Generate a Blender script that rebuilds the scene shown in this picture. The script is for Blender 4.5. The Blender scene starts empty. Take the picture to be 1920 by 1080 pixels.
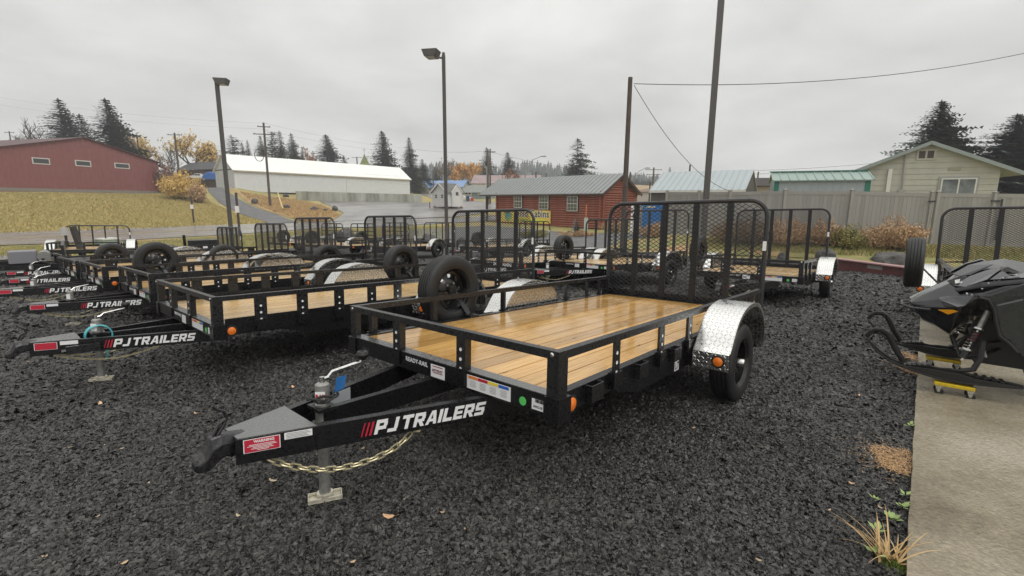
import bpy, bmesh, math, random
import numpy as np
from mathutils import Vector, Matrix
from math import sin, cos, pi, radians
random.seed(7); rng = np.random.default_rng(7)
S = bpy.context.scene; COL = S.collection
# ------------------------------------------------------------------ camera
CAM_H = 1.5518; FPX = 871.35; PIT = 0.17124; ROL = 0.00665; CYP = 529.74
F_ = Vector((0, cos(PIT), -sin(PIT))); R0_ = Vector((1, 0, 0)); U0_ = R0_.cross(F_)
R_ = R0_*cos(ROL)+U0_*sin(ROL); U_ = U0_*cos(ROL)-R0_*sin(ROL)
cam = bpy.data.cameras.new('camera'); co = bpy.data.objects.new('camera', cam); COL.objects.link(co)
co.matrix_world = Matrix(((R_.x, U_.x, -F_.x, 0), (R_.y, U_.y, -F_.y, 0), (R_.z, U_.z, -F_.z, CAM_H), (0, 0, 0, 1)))
cam.sensor_width = 36; cam.lens = 36*FPX/1920; cam.shift_y = -(540-CYP)/1920; cam.clip_start = .05; cam.clip_end = 3000
S.camera = co
# ------------------------------------------------------------------ sky, sun, exposure
W = bpy.data.worlds.new('World'); S.world = W; W.use_nodes = True
SUN_EL, SUN_AZ = radians(48), radians(140)
def nd(nt, t, **k):
    n = nt.nodes.new(t)
    for a, b in k.items():
        if a.startswith('i_'):
            key = a[2:]; key = int(key) if key.isdigit() else key.replace('_', ' ')
            n.inputs[key].default_value = b
        else: setattr(n, a, b)
    return n
def build_world():
    nt = W.node_tree; nt.nodes.clear(); L = nt.links.new
    out = nd(nt, 'ShaderNodeOutputWorld'); mix = nd(nt, 'ShaderNodeMixShader', i_0=.96)
    sky = nd(nt, 'ShaderNodeTexSky', sky_type='NISHITA', sun_disc=False, sun_elevation=SUN_EL, sun_rotation=SUN_AZ)
    b1 = nd(nt, 'ShaderNodeBackground', i_1=.1); L(sky.outputs[0], b1.inputs[0])
    tc = nd(nt, 'ShaderNodeTexCoord'); sp = nd(nt, 'ShaderNodeSeparateXYZ'); L(tc.outputs['Generated'], sp.inputs[0])
    # project the direction on a cloud deck so clouds flatten towards the horizon
    az = nd(nt, 'ShaderNodeMath', operation='ABSOLUTE'); L(sp.outputs[2], az.inputs[0])
    ad = nd(nt, 'ShaderNodeMath', operation='ADD', i_1=.22); L(az.outputs[0], ad.inputs[0])
    dv = nd(nt, 'ShaderNodeVectorMath', operation='DIVIDE'); L(tc.outputs['Generated'], dv.inputs[0]); L(ad.outputs[0], dv.inputs[1])
    n1 = nd(nt, 'ShaderNodeTexNoise', i_Scale=.85, i_Detail=5., i_Roughness=.5, i_Distortion=.35); L(dv.outputs[0], n1.inputs['Vector'])
    n2 = nd(nt, 'ShaderNodeTexNoise', i_Scale=2.6, i_Detail=6., i_Roughness=.55, i_Distortion=.2); L(dv.outputs[0], n2.inputs['Vector'])
    r1 = nd(nt, 'ShaderNodeMapRange', i_1=.3, i_2=.7, i_3=.46, i_4=.68); L(n1.outputs[0], r1.inputs[0])
    r2 = nd(nt, 'ShaderNodeMapRange', i_1=.3, i_2=.72, i_3=.93, i_4=1.09); L(n2.outputs[0], r2.inputs[0])
    m = nd(nt, 'ShaderNodeMath', operation='MULTIPLY'); L(r1.outputs[0], m.inputs[0]); L(r2.outputs[0], m.inputs[1])
    # a real overcast sky is brighter overhead than at the horizon
    g = nd(nt, 'ShaderNodeMapRange', i_1=.42, i_2=1., i_3=1., i_4=2.3); L(sp.outputs[2], g.inputs[0])
    hz = nd(nt, 'ShaderNodeMapRange', i_1=0., i_2=.16, i_3=1.08, i_4=1.0); L(sp.outputs[2], hz.inputs[0])
    m2 = nd(nt, 'ShaderNodeMath', operation='MULTIPLY'); L(m.outputs[0], m2.inputs[0]); L(g.outputs[0], m2.inputs[1])
    m3 = nd(nt, 'ShaderNodeMath', operation='MULTIPLY'); L(m2.outputs[0], m3.inputs[0]); L(hz.outputs[0], m3.inputs[1])
    cc = nd(nt, 'ShaderNodeVectorMath', operation='SCALE'); cc.inputs[0].default_value = (1.01, 1., .965); L(m3.outputs[0], cc.inputs['Scale'])
    b2 = nd(nt, 'ShaderNodeBackground', i_1=1.); L(cc.outputs[0], b2.inputs[0])
    L(b1.outputs[0], mix.inputs[1]); L(b2.outputs[0], mix.inputs[2]); L(mix.outputs[0], out.inputs[0])
build_world()
sl = bpy.data.lights.new('sun', 'SUN'); sl.energy = .8; sl.angle = radians(30); sl.color = (1, .97, .93)
so = bpy.data.objects.new('sun', sl); COL.objects.link(so)
so.rotation_euler = (radians(90)-SUN_EL, 0, pi-SUN_AZ)
S.view_settings.view_transform = 'Standard'; S.view_settings.look = 'None'; S.view_settings.exposure = .42; S.view_settings.gamma = 1
S.view_settings.use_curve_mapping = False
S.cycles.volume_bounces = 0; S.cycles.max_bounces = 6; S.cycles.diffuse_bounces = 3; S.cycles.glossy_bounces = 3
# ------------------------------------------------------------------ places: rays of the measured camera
CP = Vector((0, 0, CAM_H)); GX, GY = .00198, -.04691
def ray(px, py): return F_*FPX+R_*(px-960)-U_*(py-CYP)
def at(px, py, Y):
    d = ray(px, py); return CP+d*(Y/d.y)
def lotz(x, y): return GX*x+GY*y
def lot(px, py, dz=0):
    d = ray(px, py); n = Vector((-GX, -GY, 1)); k = (dz-CP.dot(n))/d.dot(n); return CP+d*k
# ------------------------------------------------------------------ materials
MAT = {}
def mat(name, col, rough=.6, metal=0., var=0., vscale=8., bump=0., bscale=40., col2=None, spec=None, isl=0., stretch=None, rvar=0., coat=0., obj_rand=0.):
    if name in MAT: return MAT[name]
    m = bpy.data.materials.new(name); m.use_nodes = True; nt = m.node_tree; L = nt.links.new
    b = nt.nodes['Principled BSDF']; b.inputs['Roughness'].default_value = rough; b.inputs['Metallic'].default_value = metal
    if spec is not None: b.inputs['Specular IOR Level'].default_value = spec
    if coat: b.inputs['Coat Weight'].default_value = coat; b.inputs['Coat Roughness'].default_value = .08
    b.inputs['Base Color'].default_value = (*col, 1)
    vec = None
    if var or bump or rvar:
        tc = nd(nt, 'ShaderNodeTexCoord'); vec = tc.outputs['Object']
        if stretch:
            mp = nd(nt, 'ShaderNodeMapping'); mp.inputs['Scale'].default_value = stretch; L(vec, mp.inputs[0]); vec = mp.outputs[0]
    csock = None
    if var or isl or obj_rand or col2:
        c2 = col2 or tuple(c*(1-var) for c in col); mx = nd(nt, 'ShaderNodeMix', data_type='RGBA')
        mx.inputs[6].default_value = (*col, 1); mx.inputs[7].default_value = (*c2, 1)
        if isl: g = nd(nt, 'ShaderNodeNewGeometry'); L(g.outputs['Random Per Island'], mx.inputs[0])
        elif obj_rand: g = nd(nt, 'ShaderNodeObjectInfo'); L(g.outputs['Random'], mx.inputs[0])
        else:
            n = nd(nt, 'ShaderNodeTexNoise', i_Scale=vscale, i_Detail=6., i_Roughness=.6); L(vec, n.inputs['Vector'])
            r = nd(nt, 'ShaderNodeMapRange', i_1=.35, i_2=.65); L(n.outputs[0], r.inputs[0]); L(r.outputs[0], mx.inputs[0])
        csock = mx.outputs[2]; L(csock, b.inputs['Base Color'])
    if rvar:
        n = nd(nt, 'ShaderNodeTexNoise', i_Scale=vscale*2.3, i_Detail=4.); L(vec, n.inputs['Vector'])
        r = nd(nt, 'ShaderNodeMapRange', i_1=.35, i_2=.65, i_3=max(.03, rough-rvar), i_4=min(1, rough+rvar)); L(n.outputs[0], r.inputs[0]); L(r.outputs[0], b.inputs['Roughness'])
    if bump:
        n = nd(nt, 'ShaderNodeTexNoise', i_Scale=bscale, i_Detail=4.); L(vec, n.inputs['Vector'])
        bp = nd(nt, 'ShaderNodeBump', i_Strength=bump, i_Distance=.01); L(n.outputs[0], bp.inputs['Height']); L(bp.outputs[0], b.inputs['Normal'])
    MAT[name] = m; return m
black = mat('black_steel', (.005, .005, .006), .34, bump=.12, bscale=220, rvar=.12, vscale=30, spec=.55)
black.node_tree.nodes['Principled BSDF'].inputs['IOR'].default_value = 1.45
wet_sheen = mat('wet_sky_sheen_grey', (.06, .062, .06), .3, bump=.1, bscale=120, rvar=.12, vscale=25); wet_sheen.node_tree.nodes['Principled BSDF'].inputs['IOR'].default_value = 2.6  # sky reflection on the wet black tops is put into this grey
blackr = mat('black_rail', (.007, .007, .008), .34, bump=.12, bscale=160, rvar=.14, vscale=22, spec=.6)
blackr.node_tree.nodes['Principled BSDF'].inputs['IOR'].default_value = 1.55
blackg = mat('black_gate', (.022, .023, .026), .4, rvar=.1, vscale=20)
rubber = mat('tyre_rubber', (.016, .016, .016), .55, var=.4, vscale=14, bump=.15, bscale=60)
rimm = mat('rim_black', (.01, .01, .01), .25)
galv = mat('galvanized', (.36, .36, .34), .4, metal=.45, var=.35, vscale=30, rvar=.12)
zinc = mat('zinc_bright', (.6, .6, .58), .22, metal=1., rvar=.08, vscale=30)
gold = mat('gold_zinc', (.74, .66, .42), .32, metal=.6, var=.25, vscale=60)
white = mat('white_vinyl', (.78, .78, .78), .4)
ink = mat('ink_black', (.03, .03, .03), .5)
inkgrey = mat('ink_grey', (.3, .3, .3), .5)
redv = mat('red_vinyl', (.48, .02, .045), .4)
orangev = mat('orange_vinyl', (.75, .22, .04), .4); yellowv = mat('yellow_vinyl', (.8, .62, .06), .4); bluev = mat('blue_vinyl', (.03, .12, .5), .4)
greenv = mat('green_vinyl', (.1, .55, .12), .4); bluetag = mat('blue_tag', (.01, .11, .32), .45)
amber = mat('amber_lens', (.85, .2, .02), .2, coat=.5)
trayw = mat('jack_foot_zinc', (.68, .64, .52), .35, metal=.3, var=.35, vscale=25)
alu = mat('alu_plain', (.62, .62, .6), .3, metal=1., rvar=.1)
teal = mat('teal_cable', (.08, .45, .5), .4)
def diamond_mat():
    m = bpy.data.materials.new('diamond_plate'); m.use_nodes = True; nt = m.node_tree; L = nt.links.new; b = nt.nodes['Principled BSDF']
    b.inputs['Metallic'].default_value = 1.; b.inputs['Roughness'].default_value = .2; b.inputs['Base Color'].default_value = (.74, .74, .72, 1)
    uv = nd(nt, 'ShaderNodeUVMap')
    def M(op, a, c=None, d=None):
        n = nd(nt, 'ShaderNodeMath', operation=op)
        for i, v in enumerate((a, c, d)):
            if v is None: continue
            if isinstance(v, (int, float)): n.inputs[i].default_value = v
            else: L(v, n.inputs[i])
        return n.outputs[0]
    s = nd(nt, 'ShaderNodeSeparateXYZ'); L(uv.outputs[0], s.inputs[0])
    u = M('MULTIPLY', s.outputs[0], 30.); v = M('MULTIPLY', s.outputs[1], 30.)
    fu = M('FLOOR', u); fv = M('FLOOR', v); par = M('MODULO', M('ABSOLUTE', M('ADD', fu, fv)), 2.)
    x = M('SUBTRACT', M('SUBTRACT', u, fu), .5); y = M('SUBTRACT', M('SUBTRACT', v, fv), .5)
    sg = M('SUBTRACT', M('MULTIPLY', par, 2.), 1.); ys = M('MULTIPLY', y, sg)
    a = M('MULTIPLY', M('ADD', x, ys), .7071); c = M('MULTIPLY', M('SUBTRACT', x, ys), .7071)
    e = M('ADD', M('POWER', M('ABSOLUTE', M('DIVIDE', a, .44)), 2.), M('POWER', M('ABSOLUTE', M('DIVIDE', c, .125)), 2.))
    hh = nd(nt, 'ShaderNodeMapRange', interpolation_type='SMOOTHSTEP', i_1=1.15, i_2=.35); L(e, hh.inputs[0])
    bp = nd(nt, 'ShaderNodeBump', i_Strength=1., i_Distance=.006); L(hh.outputs[0], bp.inputs['Height']); L(bp.outputs[0], b.inputs['Normal'])
    n = nd(nt, 'ShaderNodeTexNoise', i_Scale=18., i_Detail=4.)
    r = nd(nt, 'ShaderNodeMapRange', i_1=.35, i_2=.65, i_3=.12, i_4=.32); L(n.outputs[0], r.inputs[0]); L(r.outputs[0], b.inputs['Roughness'])
    return m
diamond = diamond_mat()
def wood_mat(name, ca, cb, rough):
    m = bpy.data.materials.new(name); m.use_nodes = True; nt = m.node_tree; L = nt.links.new; b = nt.nodes['Principled BSDF']
    tc = nd(nt, 'ShaderNodeTexCoord'); oi = nd(nt, 'ShaderNodeObjectInfo')
    of = nd(nt, 'ShaderNodeVectorMath', operation='SCALE'); of.inputs[0].default_value = (37, 11, 5); L(oi.outputs['Random'], of.inputs['Scale'])
    ad = nd(nt, 'ShaderNodeVectorMath', operation='ADD'); L(tc.outputs['Object'], ad.inputs[0]); L(of.outputs[0], ad.inputs[1])
    mp = nd(nt, 'ShaderNodeMapping'); mp.inputs['Scale'].default_value = (.8, 13, 1); L(ad.outputs[0], mp.inputs[0])
    n = nd(nt, 'ShaderNodeTexNoise', i_Scale=2.2, i_Detail=8., i_Roughness=.62, i_Distortion=.5); L(mp.outputs[0], n.inputs['Vector'])
    w = nd(nt, 'ShaderNodeTexWave', i_Scale=1.6, i_Distortion=7., i_Detail=3.); w.bands_direction = 'Y'; L(mp.outputs[0], w.inputs['Vector'])
    mp2 = nd(nt, 'ShaderNodeMapping'); mp2.inputs['Scale'].default_value = (3.2, 9, 3); L(ad.outputs[0], mp2.inputs[0])
    kn = nd(nt, 'ShaderNodeTexVoronoi', i_Scale=.75); L(mp2.outputs[0], kn.inputs['Vector'])
    kr = nd(nt, 'ShaderNodeMapRange', i_1=.04, i_2=.12, i_3=0., i_4=1.); L(kn.outputs['Distance'], kr.inputs[0])
    cr = nd(nt, 'ShaderNodeValToRGB'); e = cr.color_ramp.elements
    e[0].position = .33; e[0].color = (*cb, 1); e[1].position = .66; e[1].color = (*ca, 1); L(n.outputs[0], cr.inputs[0])
    m1 = nd(nt, 'ShaderNodeMix', data_type='RGBA', blend_type='MULTIPLY'); m1.inputs[0].default_value = .4; L(cr.outputs[0], m1.inputs[6]); L(w.outputs[0], m1.inputs[7])
    hs = nd(nt, 'ShaderNodeHueSaturation'); rr = nd(nt, 'ShaderNodeMapRange', i_3=.72, i_4=1.22); L(oi.outputs['Random'], rr.inputs[0]); L(rr.outputs[0], hs.inputs['Value']); L(m1.outputs[2], hs.inputs['Color'])
    m2 = nd(nt, 'ShaderNodeMix', data_type='RGBA'); m2.inputs[6].default_value = (.12, .055, .02, 1); L(kr.outputs[0], m2.inputs[0]); L(hs.outputs[0], m2.inputs[7])
    L(m2.outputs[2], b.inputs['Base Color'])
    n3 = nd(nt, 'ShaderNodeTexNoise', i_Scale=1.6, i_Detail=5.); L(tc.outputs['Object'], n3.inputs['Vector'])
    r3 = nd(nt, 'ShaderNodeMapRange', i_1=.46, i_2=.66, i_3=rough, i_4=rough+.28); L(n3.outputs[0], r3.inputs[0]); L(r3.outputs[0], b.inputs['Roughness'])
    bp = nd(nt, 'ShaderNodeBump', i_Strength=.22, i_Distance=.004); L(n.outputs[0], bp.inputs['Height']); L(bp.outputs[0], b.inputs['Normal'])
    return m
wood = wood_mat('wet_pine', (.80, .49, .17), (.58, .31, .085), .09)
wood2 = wood_mat('dry_pine', (.68, .47, .22), (.48, .30, .12), .25)
# ------------------------------------------------------------------ mesh builder
class MB:
    def __init__(s): s.v = []; s.f = []; s.uv = None
    def add(s, vs, fs):
        o = len(s.v); s.v += [tuple(v) for v in vs]; s.f += [tuple(i+o for i in f) for f in fs]; return s
    def box(s, x0, x1, y0, y1, z0, z1):
        return s.add([(x0, y0, z0), (x1, y0, z0), (x1, y1, z0), (x0, y1, z0), (x0, y0, z1), (x1, y0, z1), (x1, y1, z1), (x0, y1, z1)],
                     [(0, 3, 2, 1), (4, 5, 6, 7), (0, 1, 5, 4), (1, 2, 6, 5), (2, 3, 7, 6), (3, 0, 4, 7)])
    def beam(s, a, b, w, h, up=(0, 0, 1)):
        a = Vector(a); b = Vector(b); d = (b-a).normalized(); sd = d.cross(Vector(up)); 
        if sd.length < 1e-4: sd = d.cross(Vector((1, 0, 0)))
        sd.normalize(); u = sd.cross(d); p = []
        for q in (a, b):
            for i, j in ((-1, -1), (1, -1), (1, 1), (-1, 1)): p.append(q+sd*(i*w/2)+u*(j*h/2))
        return s.add(p, [(0, 1, 2, 3), (7, 6, 5, 4), (0, 4, 5, 1), (1, 5, 6, 2), (2, 6, 7, 3), (3, 7, 4, 0)])
    def tube(s, pts, r, n=8, closed=False, flat=1.):
        pts = [Vector(p) for p in pts]; m = len(pts); rings = []; prev = None
        rs = r if isinstance(r, (list, tuple)) else [r]*m
        for i in range(m):
            if closed: t = pts[(i+1) % m]-pts[i-1]
            else: t = pts[min(i+1, m-1)]-pts[max(i-1, 0)]
            t.normalize()
            if prev is None:
                a = t.cross(Vector((0, 0, 1)))
                if a.length < 1e-3: a = t.cross(Vector((1, 0, 0)))
            else: a = prev-t*prev.dot(t)
            a.normalize(); prev = a; b = t.cross(a)
            rings.append([pts[i]+a*(rs[i]*cos(2*pi*k/n))+b*(rs[i]*flat*sin(2*pi*k/n)) for k in range(n)])
        vs = [v for rr in rings for v in rr]; fs = []
        for i in range(m if closed else m-1):
            j = (i+1) % m
            for k in range(n): fs.append((i*n+k, i*n+(k+1) % n, j*n+(k+1) % n, j*n+k))
        if not closed: fs += [tuple(reversed(range(n))), tuple(range((m-1)*n, m*n))]
        return s.add(vs, fs)
    def lathe(s, prof, c=(0, 0, 0), axis='z', n=24):
        vs = []; fs = []; m = len(prof)
        for k in range(n):
            a = 2*pi*k/n
            for r, h in prof:
                if axis == 'z': p = (c[0]+r*cos(a), c[1]+r*sin(a), c[2]+h)
                elif axis == 'y': p = (c[0]+r*cos(a), c[1]+h, c[2]+r*sin(a))
                else: p = (c[0]+h, c[1]+r*cos(a), c[2]+r*sin(a))
                vs.append(p)
        for k in range(n):
            j = (k+1) % n
            for i in range(m-1): fs.append((k*m+i, j*m+i, j*m+i+1, k*m+i+1))
        return s.add(vs, fs)
    def prism(s, poly, vec):
        n = len(poly); vec = Vector(vec); a = [Vector(p) for p in poly]
        return s.add(a+[p+vec for p in a], [tuple(range(n))[::-1], tuple(range(n, 2*n))]+[(i, (i+1) % n, n+(i+1) % n, n+i) for i in range(n)])
    def build(s, name, m, parent=None, smooth=False, bevel=0):
        me = bpy.data.meshes.new(name); me.from_pydata(s.v, [], s.f)
        bm = bmesh.new(); bm.from_mesh(me); bmesh.ops.recalc_face_normals(bm, faces=bm.faces); bm.to_mesh(me); bm.free()
        if s.uv is not None:
            l = me.uv_layers.new(name='UVMap')
            for i, lp in enumerate(me.loops): l.data[i].uv = s.uv[lp.vertex_index]
        me.materials.append(m)
        if smooth:
            for p in me.polygons: p.use_smooth = True
            try: me.set_sharp_from_angle(angle=radians(38))
            except Exception: pass
        return link(name, me, parent, bevel)
def link(name, me, parent=None, bevel=0):
    o = bpy.data.objects.new(name, me); COL.objects.link(o)
    if parent: o.parent = parent
    if bevel:
        b = o.modifiers.new('b', 'BEVEL'); b.width = bevel; b.segments = 2; b.limit_method = 'ANGLE'
    return o
def meta(o, label=None, cat=None, group=None, kind=None):
    for k, v in (('label', label), ('category', cat), ('group', group), ('kind', kind)):
        if v: o[k] = v
    return o
def empty(name, loc, rz=0, mw=None, **k):
    o = bpy.data.objects.new(name, None); COL.objects.link(o); o.empty_display_size = .2
    if mw is not None: o.matrix_world = mw
    else: o.location = loc; o.rotation_euler = (0, 0, rz)
    return meta(o, **k)
def copy_tree(o, parent=None):
    c = o.copy(); COL.objects.link(c)
    if parent: c.parent = parent
    for ch in o.children: copy_tree(ch, c)
    return c
TXT = {}
def text_mesh(body, size, shear=0., off=0., sx=1., space=1.):
    k = (body, size, shear, off, sx, space)
    if k in TXT: return TXT[k]
    cu = bpy.data.curves.new('t', 'FONT'); cu.body = body; cu.size = size; cu.shear = shear; cu.offset = off; cu.extrude = .0006; cu.align_x = 'LEFT'; cu.space_character = space
    cu.resolution_u = 3
    ob = bpy.data.objects.new('t', cu); COL.objects.link(ob); dg = bpy.context.evaluated_depsgraph_get()
    me = bpy.data.meshes.new_from_object(ob.evaluated_get(dg)); bpy.data.objects.remove(ob); bpy.data.curves.remove(cu)
    me.transform(Matrix.Diagonal((sx, 1, 1, 1))); me.materials.clear(); TXT[k] = me; return me
def place_text(body, size, m, parent, org, xdir, up, name='lettering', **k):
    me = text_mesh(body, size, **k)
    if not me.materials: me.materials.append(m)
    elif me.materials[0] != m:
        me = me.copy(); me.materials.clear(); me.materials.append(m)
    o = link(name, me, parent); x = Vector(xdir).normalized(); z = x.cross(Vector(up)).normalized(); y = z.cross(x)
    o.matrix_local = Matrix(((x.x, y.x, z.x, org[0]), (x.y, y.y, z.y, org[1]), (x.z, y.z, z.z, org[2]), (0, 0, 0, 1))); return o
# ------------------------------------------------------------------ terrain
def _ctrl():
    c = []
    for y in range(-12, 17, 4):
        for x in range(-36, 13, 6): c.append((x, y, lotz(x, y)))
        c.append((22, y, lotz(22, y))); c.append((40, y, lotz(30, y)))
    for y in (20, 24, 28):
        for x in (-36, -30, -24, -18, -12, -6, 0, 3): c.append((x, y, lotz(x, y)))
    c += [(14, 17.8, -.82), (8, 20, -.9), (20, 14, -.6)]
    for px, py, Y in ((1600, 475, 19.6), (1720, 480, 18.6), (1751, 458, 21.5), (1900, 464.7, 20.3), (1600, 452, 22.6), (1450, 448, 23.6), (1300, 443, 25), (1126, 432, 41), (1020, 452, 33), (1230, 432, 36), (960, 445, 36),
        (0, 460, 29), (300, 447, 35), (600, 428, 43), (850, 418, 50), (0, 437, 40), (300, 425, 46), (600, 417, 52), (850, 409, 58), (1000, 404, 62), (-300, 470, 26), (-300, 445, 36),
        (0, 400, 49), (300, 405, 56), (0, 357, 60), (150, 359, 69), (303, 362, 80), (-150, 356, 56), (150, 400, 53), (390, 352, 95), (400, 380, 75), (480, 400, 64), (540, 414, 54),
        (441, 351, 90), (769, 363, 124), (480, 366, 85), (556, 377, 94), (640, 378, 100), (790, 380, 111), (600, 362, 103), (700, 364, 114), (600, 395, 68), (640, 405, 60),
        (700, 395, 66), (838, 388, 70), (650, 384, 88), (880, 378, 95), (780, 364, 150), (885, 372, 118), (960, 371, 165), (1210, 367, 170), (1500, 380, 60), (1900, 386, 40), (1750, 384, 36), (1350, 378, 55), (300, 358, 130), (0, 348, 120), (1300, 378, 42)):
        p = at(px, py, Y); c.append((p.x, p.y, p.z))
    for x, y, z in ((-260, 60, 9), (-260, 250, 9), (-120, 260, 7), (0, 300, 5), (150, 280, 3), (260, 150, 1), (260, 0, 0), (-200, -20, 0), (120, 60, .5), (80, 15, -.4), (0, -40, 1.8), (120, -40, 1), (-100, -40, 0), (-90, 30, -1), (-120, 70, 3)): c.append((x, y, z))
    return np.array(c, float)
_C = _ctrl(); SC_ = 20.
def _phi(r): return r
def _fit():
    X = _C[:, :2]/SC_; n = len(X); D = np.linalg.norm(X[:, None]-X[None], axis=-1)
    A = np.zeros((n+3, n+3)); A[:n, :n] = _phi(D)-np.eye(n)*.002; A[:n, n] = 1; A[:n, n+1:] = X; A[n, :n] = 1; A[n+1:, :n] = X.T
    return np.linalg.solve(A, np.concatenate([_C[:, 2], [0, 0, 0]]))
_w = _fit()
def Hn(x, y):
    x = np.asarray(x, float); y = np.asarray(y, float); sh = x.shape; x = x.ravel(); y = y.ravel(); out = np.empty(len(x))
    for i in range(0, len(x), 20000):
        q = np.stack([x[i:i+20000], y[i:i+20000]], -1)/SC_
        D = np.linalg.norm(q[:, None]-_C[None, :, :2]/SC_, axis=-1)
        out[i:i+20000] = _phi(D)@_w[:-3]+_w[-3]+q@_w[-2:]
    # the yard itself is one plane
    pl = GX*x+GY*y
    d = np.minimum(np.clip((17-y)/4+np.clip((4-x)/3, 0, 1)*2.6, 0, 1), np.clip((x+34)/6, 0, 1)); d = np.minimum(d, np.clip((20-x)/6, 0, 1))
    d = d*d*(3-2*d)
    return (out*(1-d)+pl*d).reshape(sh)
def H(x, y): return float(Hn([x], [y])[0])
def np_mesh(name, V, Fq, m, smooth=True):
    me = bpy.data.meshes.new(name); me.from_pydata([tuple(v) for v in V], [], [tuple(f) for f in Fq]); me.materials.append(m)
    if smooth: me.polygons.foreach_set('use_smooth', [True]*len(me.polygons))
    return link(name, me)
def ground_mat(name, cols, scale, rough, bump, bscale, patches=None, fine=30.):
    m = bpy.data.materials.new(name); m.use_nodes = True; nt = m.node_tree; L = nt.links.new; b = nt.nodes['Principled BSDF']; b.inputs['Roughness'].default_value = rough
    tc = nd(nt, 'ShaderNodeTexCoord'); v = tc.outputs['Object']
    n = nd(nt, 'ShaderNodeTexNoise', i_Scale=scale, i_Detail=7., i_Roughness=.68); L(v, n.inputs['Vector'])
    cr = nd(nt, 'ShaderNodeValToRGB'); el = cr.color_ramp.elements
    while len(el) < len(cols): el.new(.5)
    for i, (p, c) in enumerate(cols): el[i].position = p; el[i].color = (*c, 1)
    L(n.outputs[0], cr.inputs[0]); n2 = nd(nt, 'ShaderNodeTexNoise', i_Scale=fine, i_Detail=5., i_Roughness=.7); L(v, n2.inputs['Vector'])
    mr = nd(nt, 'ShaderNodeMapRange', i_1=.25, i_2=.75, i_3=.6, i_4=1.4); L(n2.outputs[0], mr.inputs[0])
    mu = nd(nt, 'ShaderNodeVectorMath', operation='SCALE'); L(cr.outputs[0], mu.inputs[0]); L(mr.outputs[0], mu.inputs['Scale']); L(mu.outputs[0], b.inputs['Base Color'])
    n3 = nd(nt, 'ShaderNodeTexNoise', i_Scale=bscale, i_Detail=5.); L(v, n3.inputs['Vector'])
    bp = nd(nt, 'ShaderNodeBump', i_Strength=bump, i_Distance=.05); L(n3.outputs[0], bp.inputs['Height']); L(bp.outputs[0], b.inputs['Normal'])
    return m
grass_m = ground_mat('autumn_grass', [(.32, (.32, .22, .09)), (.43, (.38, .30, .12)), (.53, (.26, .24, .08)), (.64, (.44, .35, .16))], .22, .9, .6, 9)
strip_m = ground_mat('verge_grass', [(.36, (.36, .22, .11)), (.46, (.28, .22, .08)), (.56, (.18, .19, .055)), (.66, (.36, .27, .13))], .5, .9, .7, 14)
dry_m = ground_mat('dry_bank', [(.35, (.28, .18, .08)), (.5, (.36, .24, .11)), (.65, (.42, .31, .16))], .35, .9, .8, 7)
road_m = ground_mat('wet_asphalt_road', [(.4, (.20, .195, .19)), (.6, (.28, .27, .265))], .7, .2, .1, 60)  # greys lifted so the colour carries sky reflection on the wet surface
asph_m = ground_mat('cracked_asphalt', [(.36, (.09, .085, .08)), (.5, (.2, .19, .18)), (.62, (.27, .26, .25))], .16, .3, .15, 20, fine=4.)
drive_m = ground_mat('grey_gravel_drive', [(.4, (.10, .10, .10)), (.6, (.15, .15, .15))], .9, .8, .6, 25)
def lot_material():
    m = bpy.data.materials.new('black_crushed_gravel'); m.use_nodes = True; nt = m.node_tree; L = nt.links.new; b = nt.nodes['Principled BSDF']
    tc = nd(nt, 'ShaderNodeTexCoord'); v = tc.outputs['Object']
    vo = nd(nt, 'ShaderNodeTexVoronoi', i_Scale=48., i_Randomness=1.); L(v, vo.inputs['Vector'])
    vb = nd(nt, 'ShaderNodeTexVoronoi', i_Scale=34., feature='SMOOTH_F1'); L(v, vb.inputs['Vector'])
    bw = nd(nt, 'ShaderNodeSeparateColor'); L(vo.outputs['Color'], bw.inputs[0])
    cr = nd(nt, 'ShaderNodeValToRGB'); e = cr.color_ramp.elements
    e[0].position = 0; e[0].color = (.006, .006, .006, 1); e[1].position = 1; e[1].color = (.042, .04, .038, 1); L(bw.outputs[0], cr.inputs[0])
    n = nd(nt, 'ShaderNodeTexNoise', i_Scale=7., i_Detail=8., i_Roughness=.85); L(v, n.inputs['Vector']); r = nd(nt, 'ShaderNodeMapRange', i_1=.38, i_2=.62, i_3=.35, i_4=1.9); L(n.outputs[0], r.inputs[0])
    mu = nd(nt, 'ShaderNodeVectorMath', operation='SCALE'); L(cr.outputs[0], mu.inputs[0]); L(r.outputs[0], mu.inputs['Scale']); L(mu.outputs[0], b.inputs['Base Color'])
    rr = nd(nt, 'ShaderNodeMapRange', i_3=.4, i_4=.7); L(bw.outputs[1], rr.inputs[0]); L(rr.outputs[0], b.inputs['Roughness'])
    iv = nd(nt, 'ShaderNodeMath', operation='SUBTRACT', i_0=1.); L(vb.outputs['Distance'], iv.inputs[1])
    ti = nd(nt, 'ShaderNodeMath', operation='MULTIPLY_ADD', i_1=.8); L(bw.outputs[2], ti.inputs[0]); L(iv.outputs[0], ti.inputs[2])
    bp = nd(nt, 'ShaderNodeBump', i_Strength=1., i_Distance=.03); L(ti.outputs[0], bp.inputs['Height']); L(bp.outputs[0], b.inputs['Normal'])
    return m
lot_m = lot_material()
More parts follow.
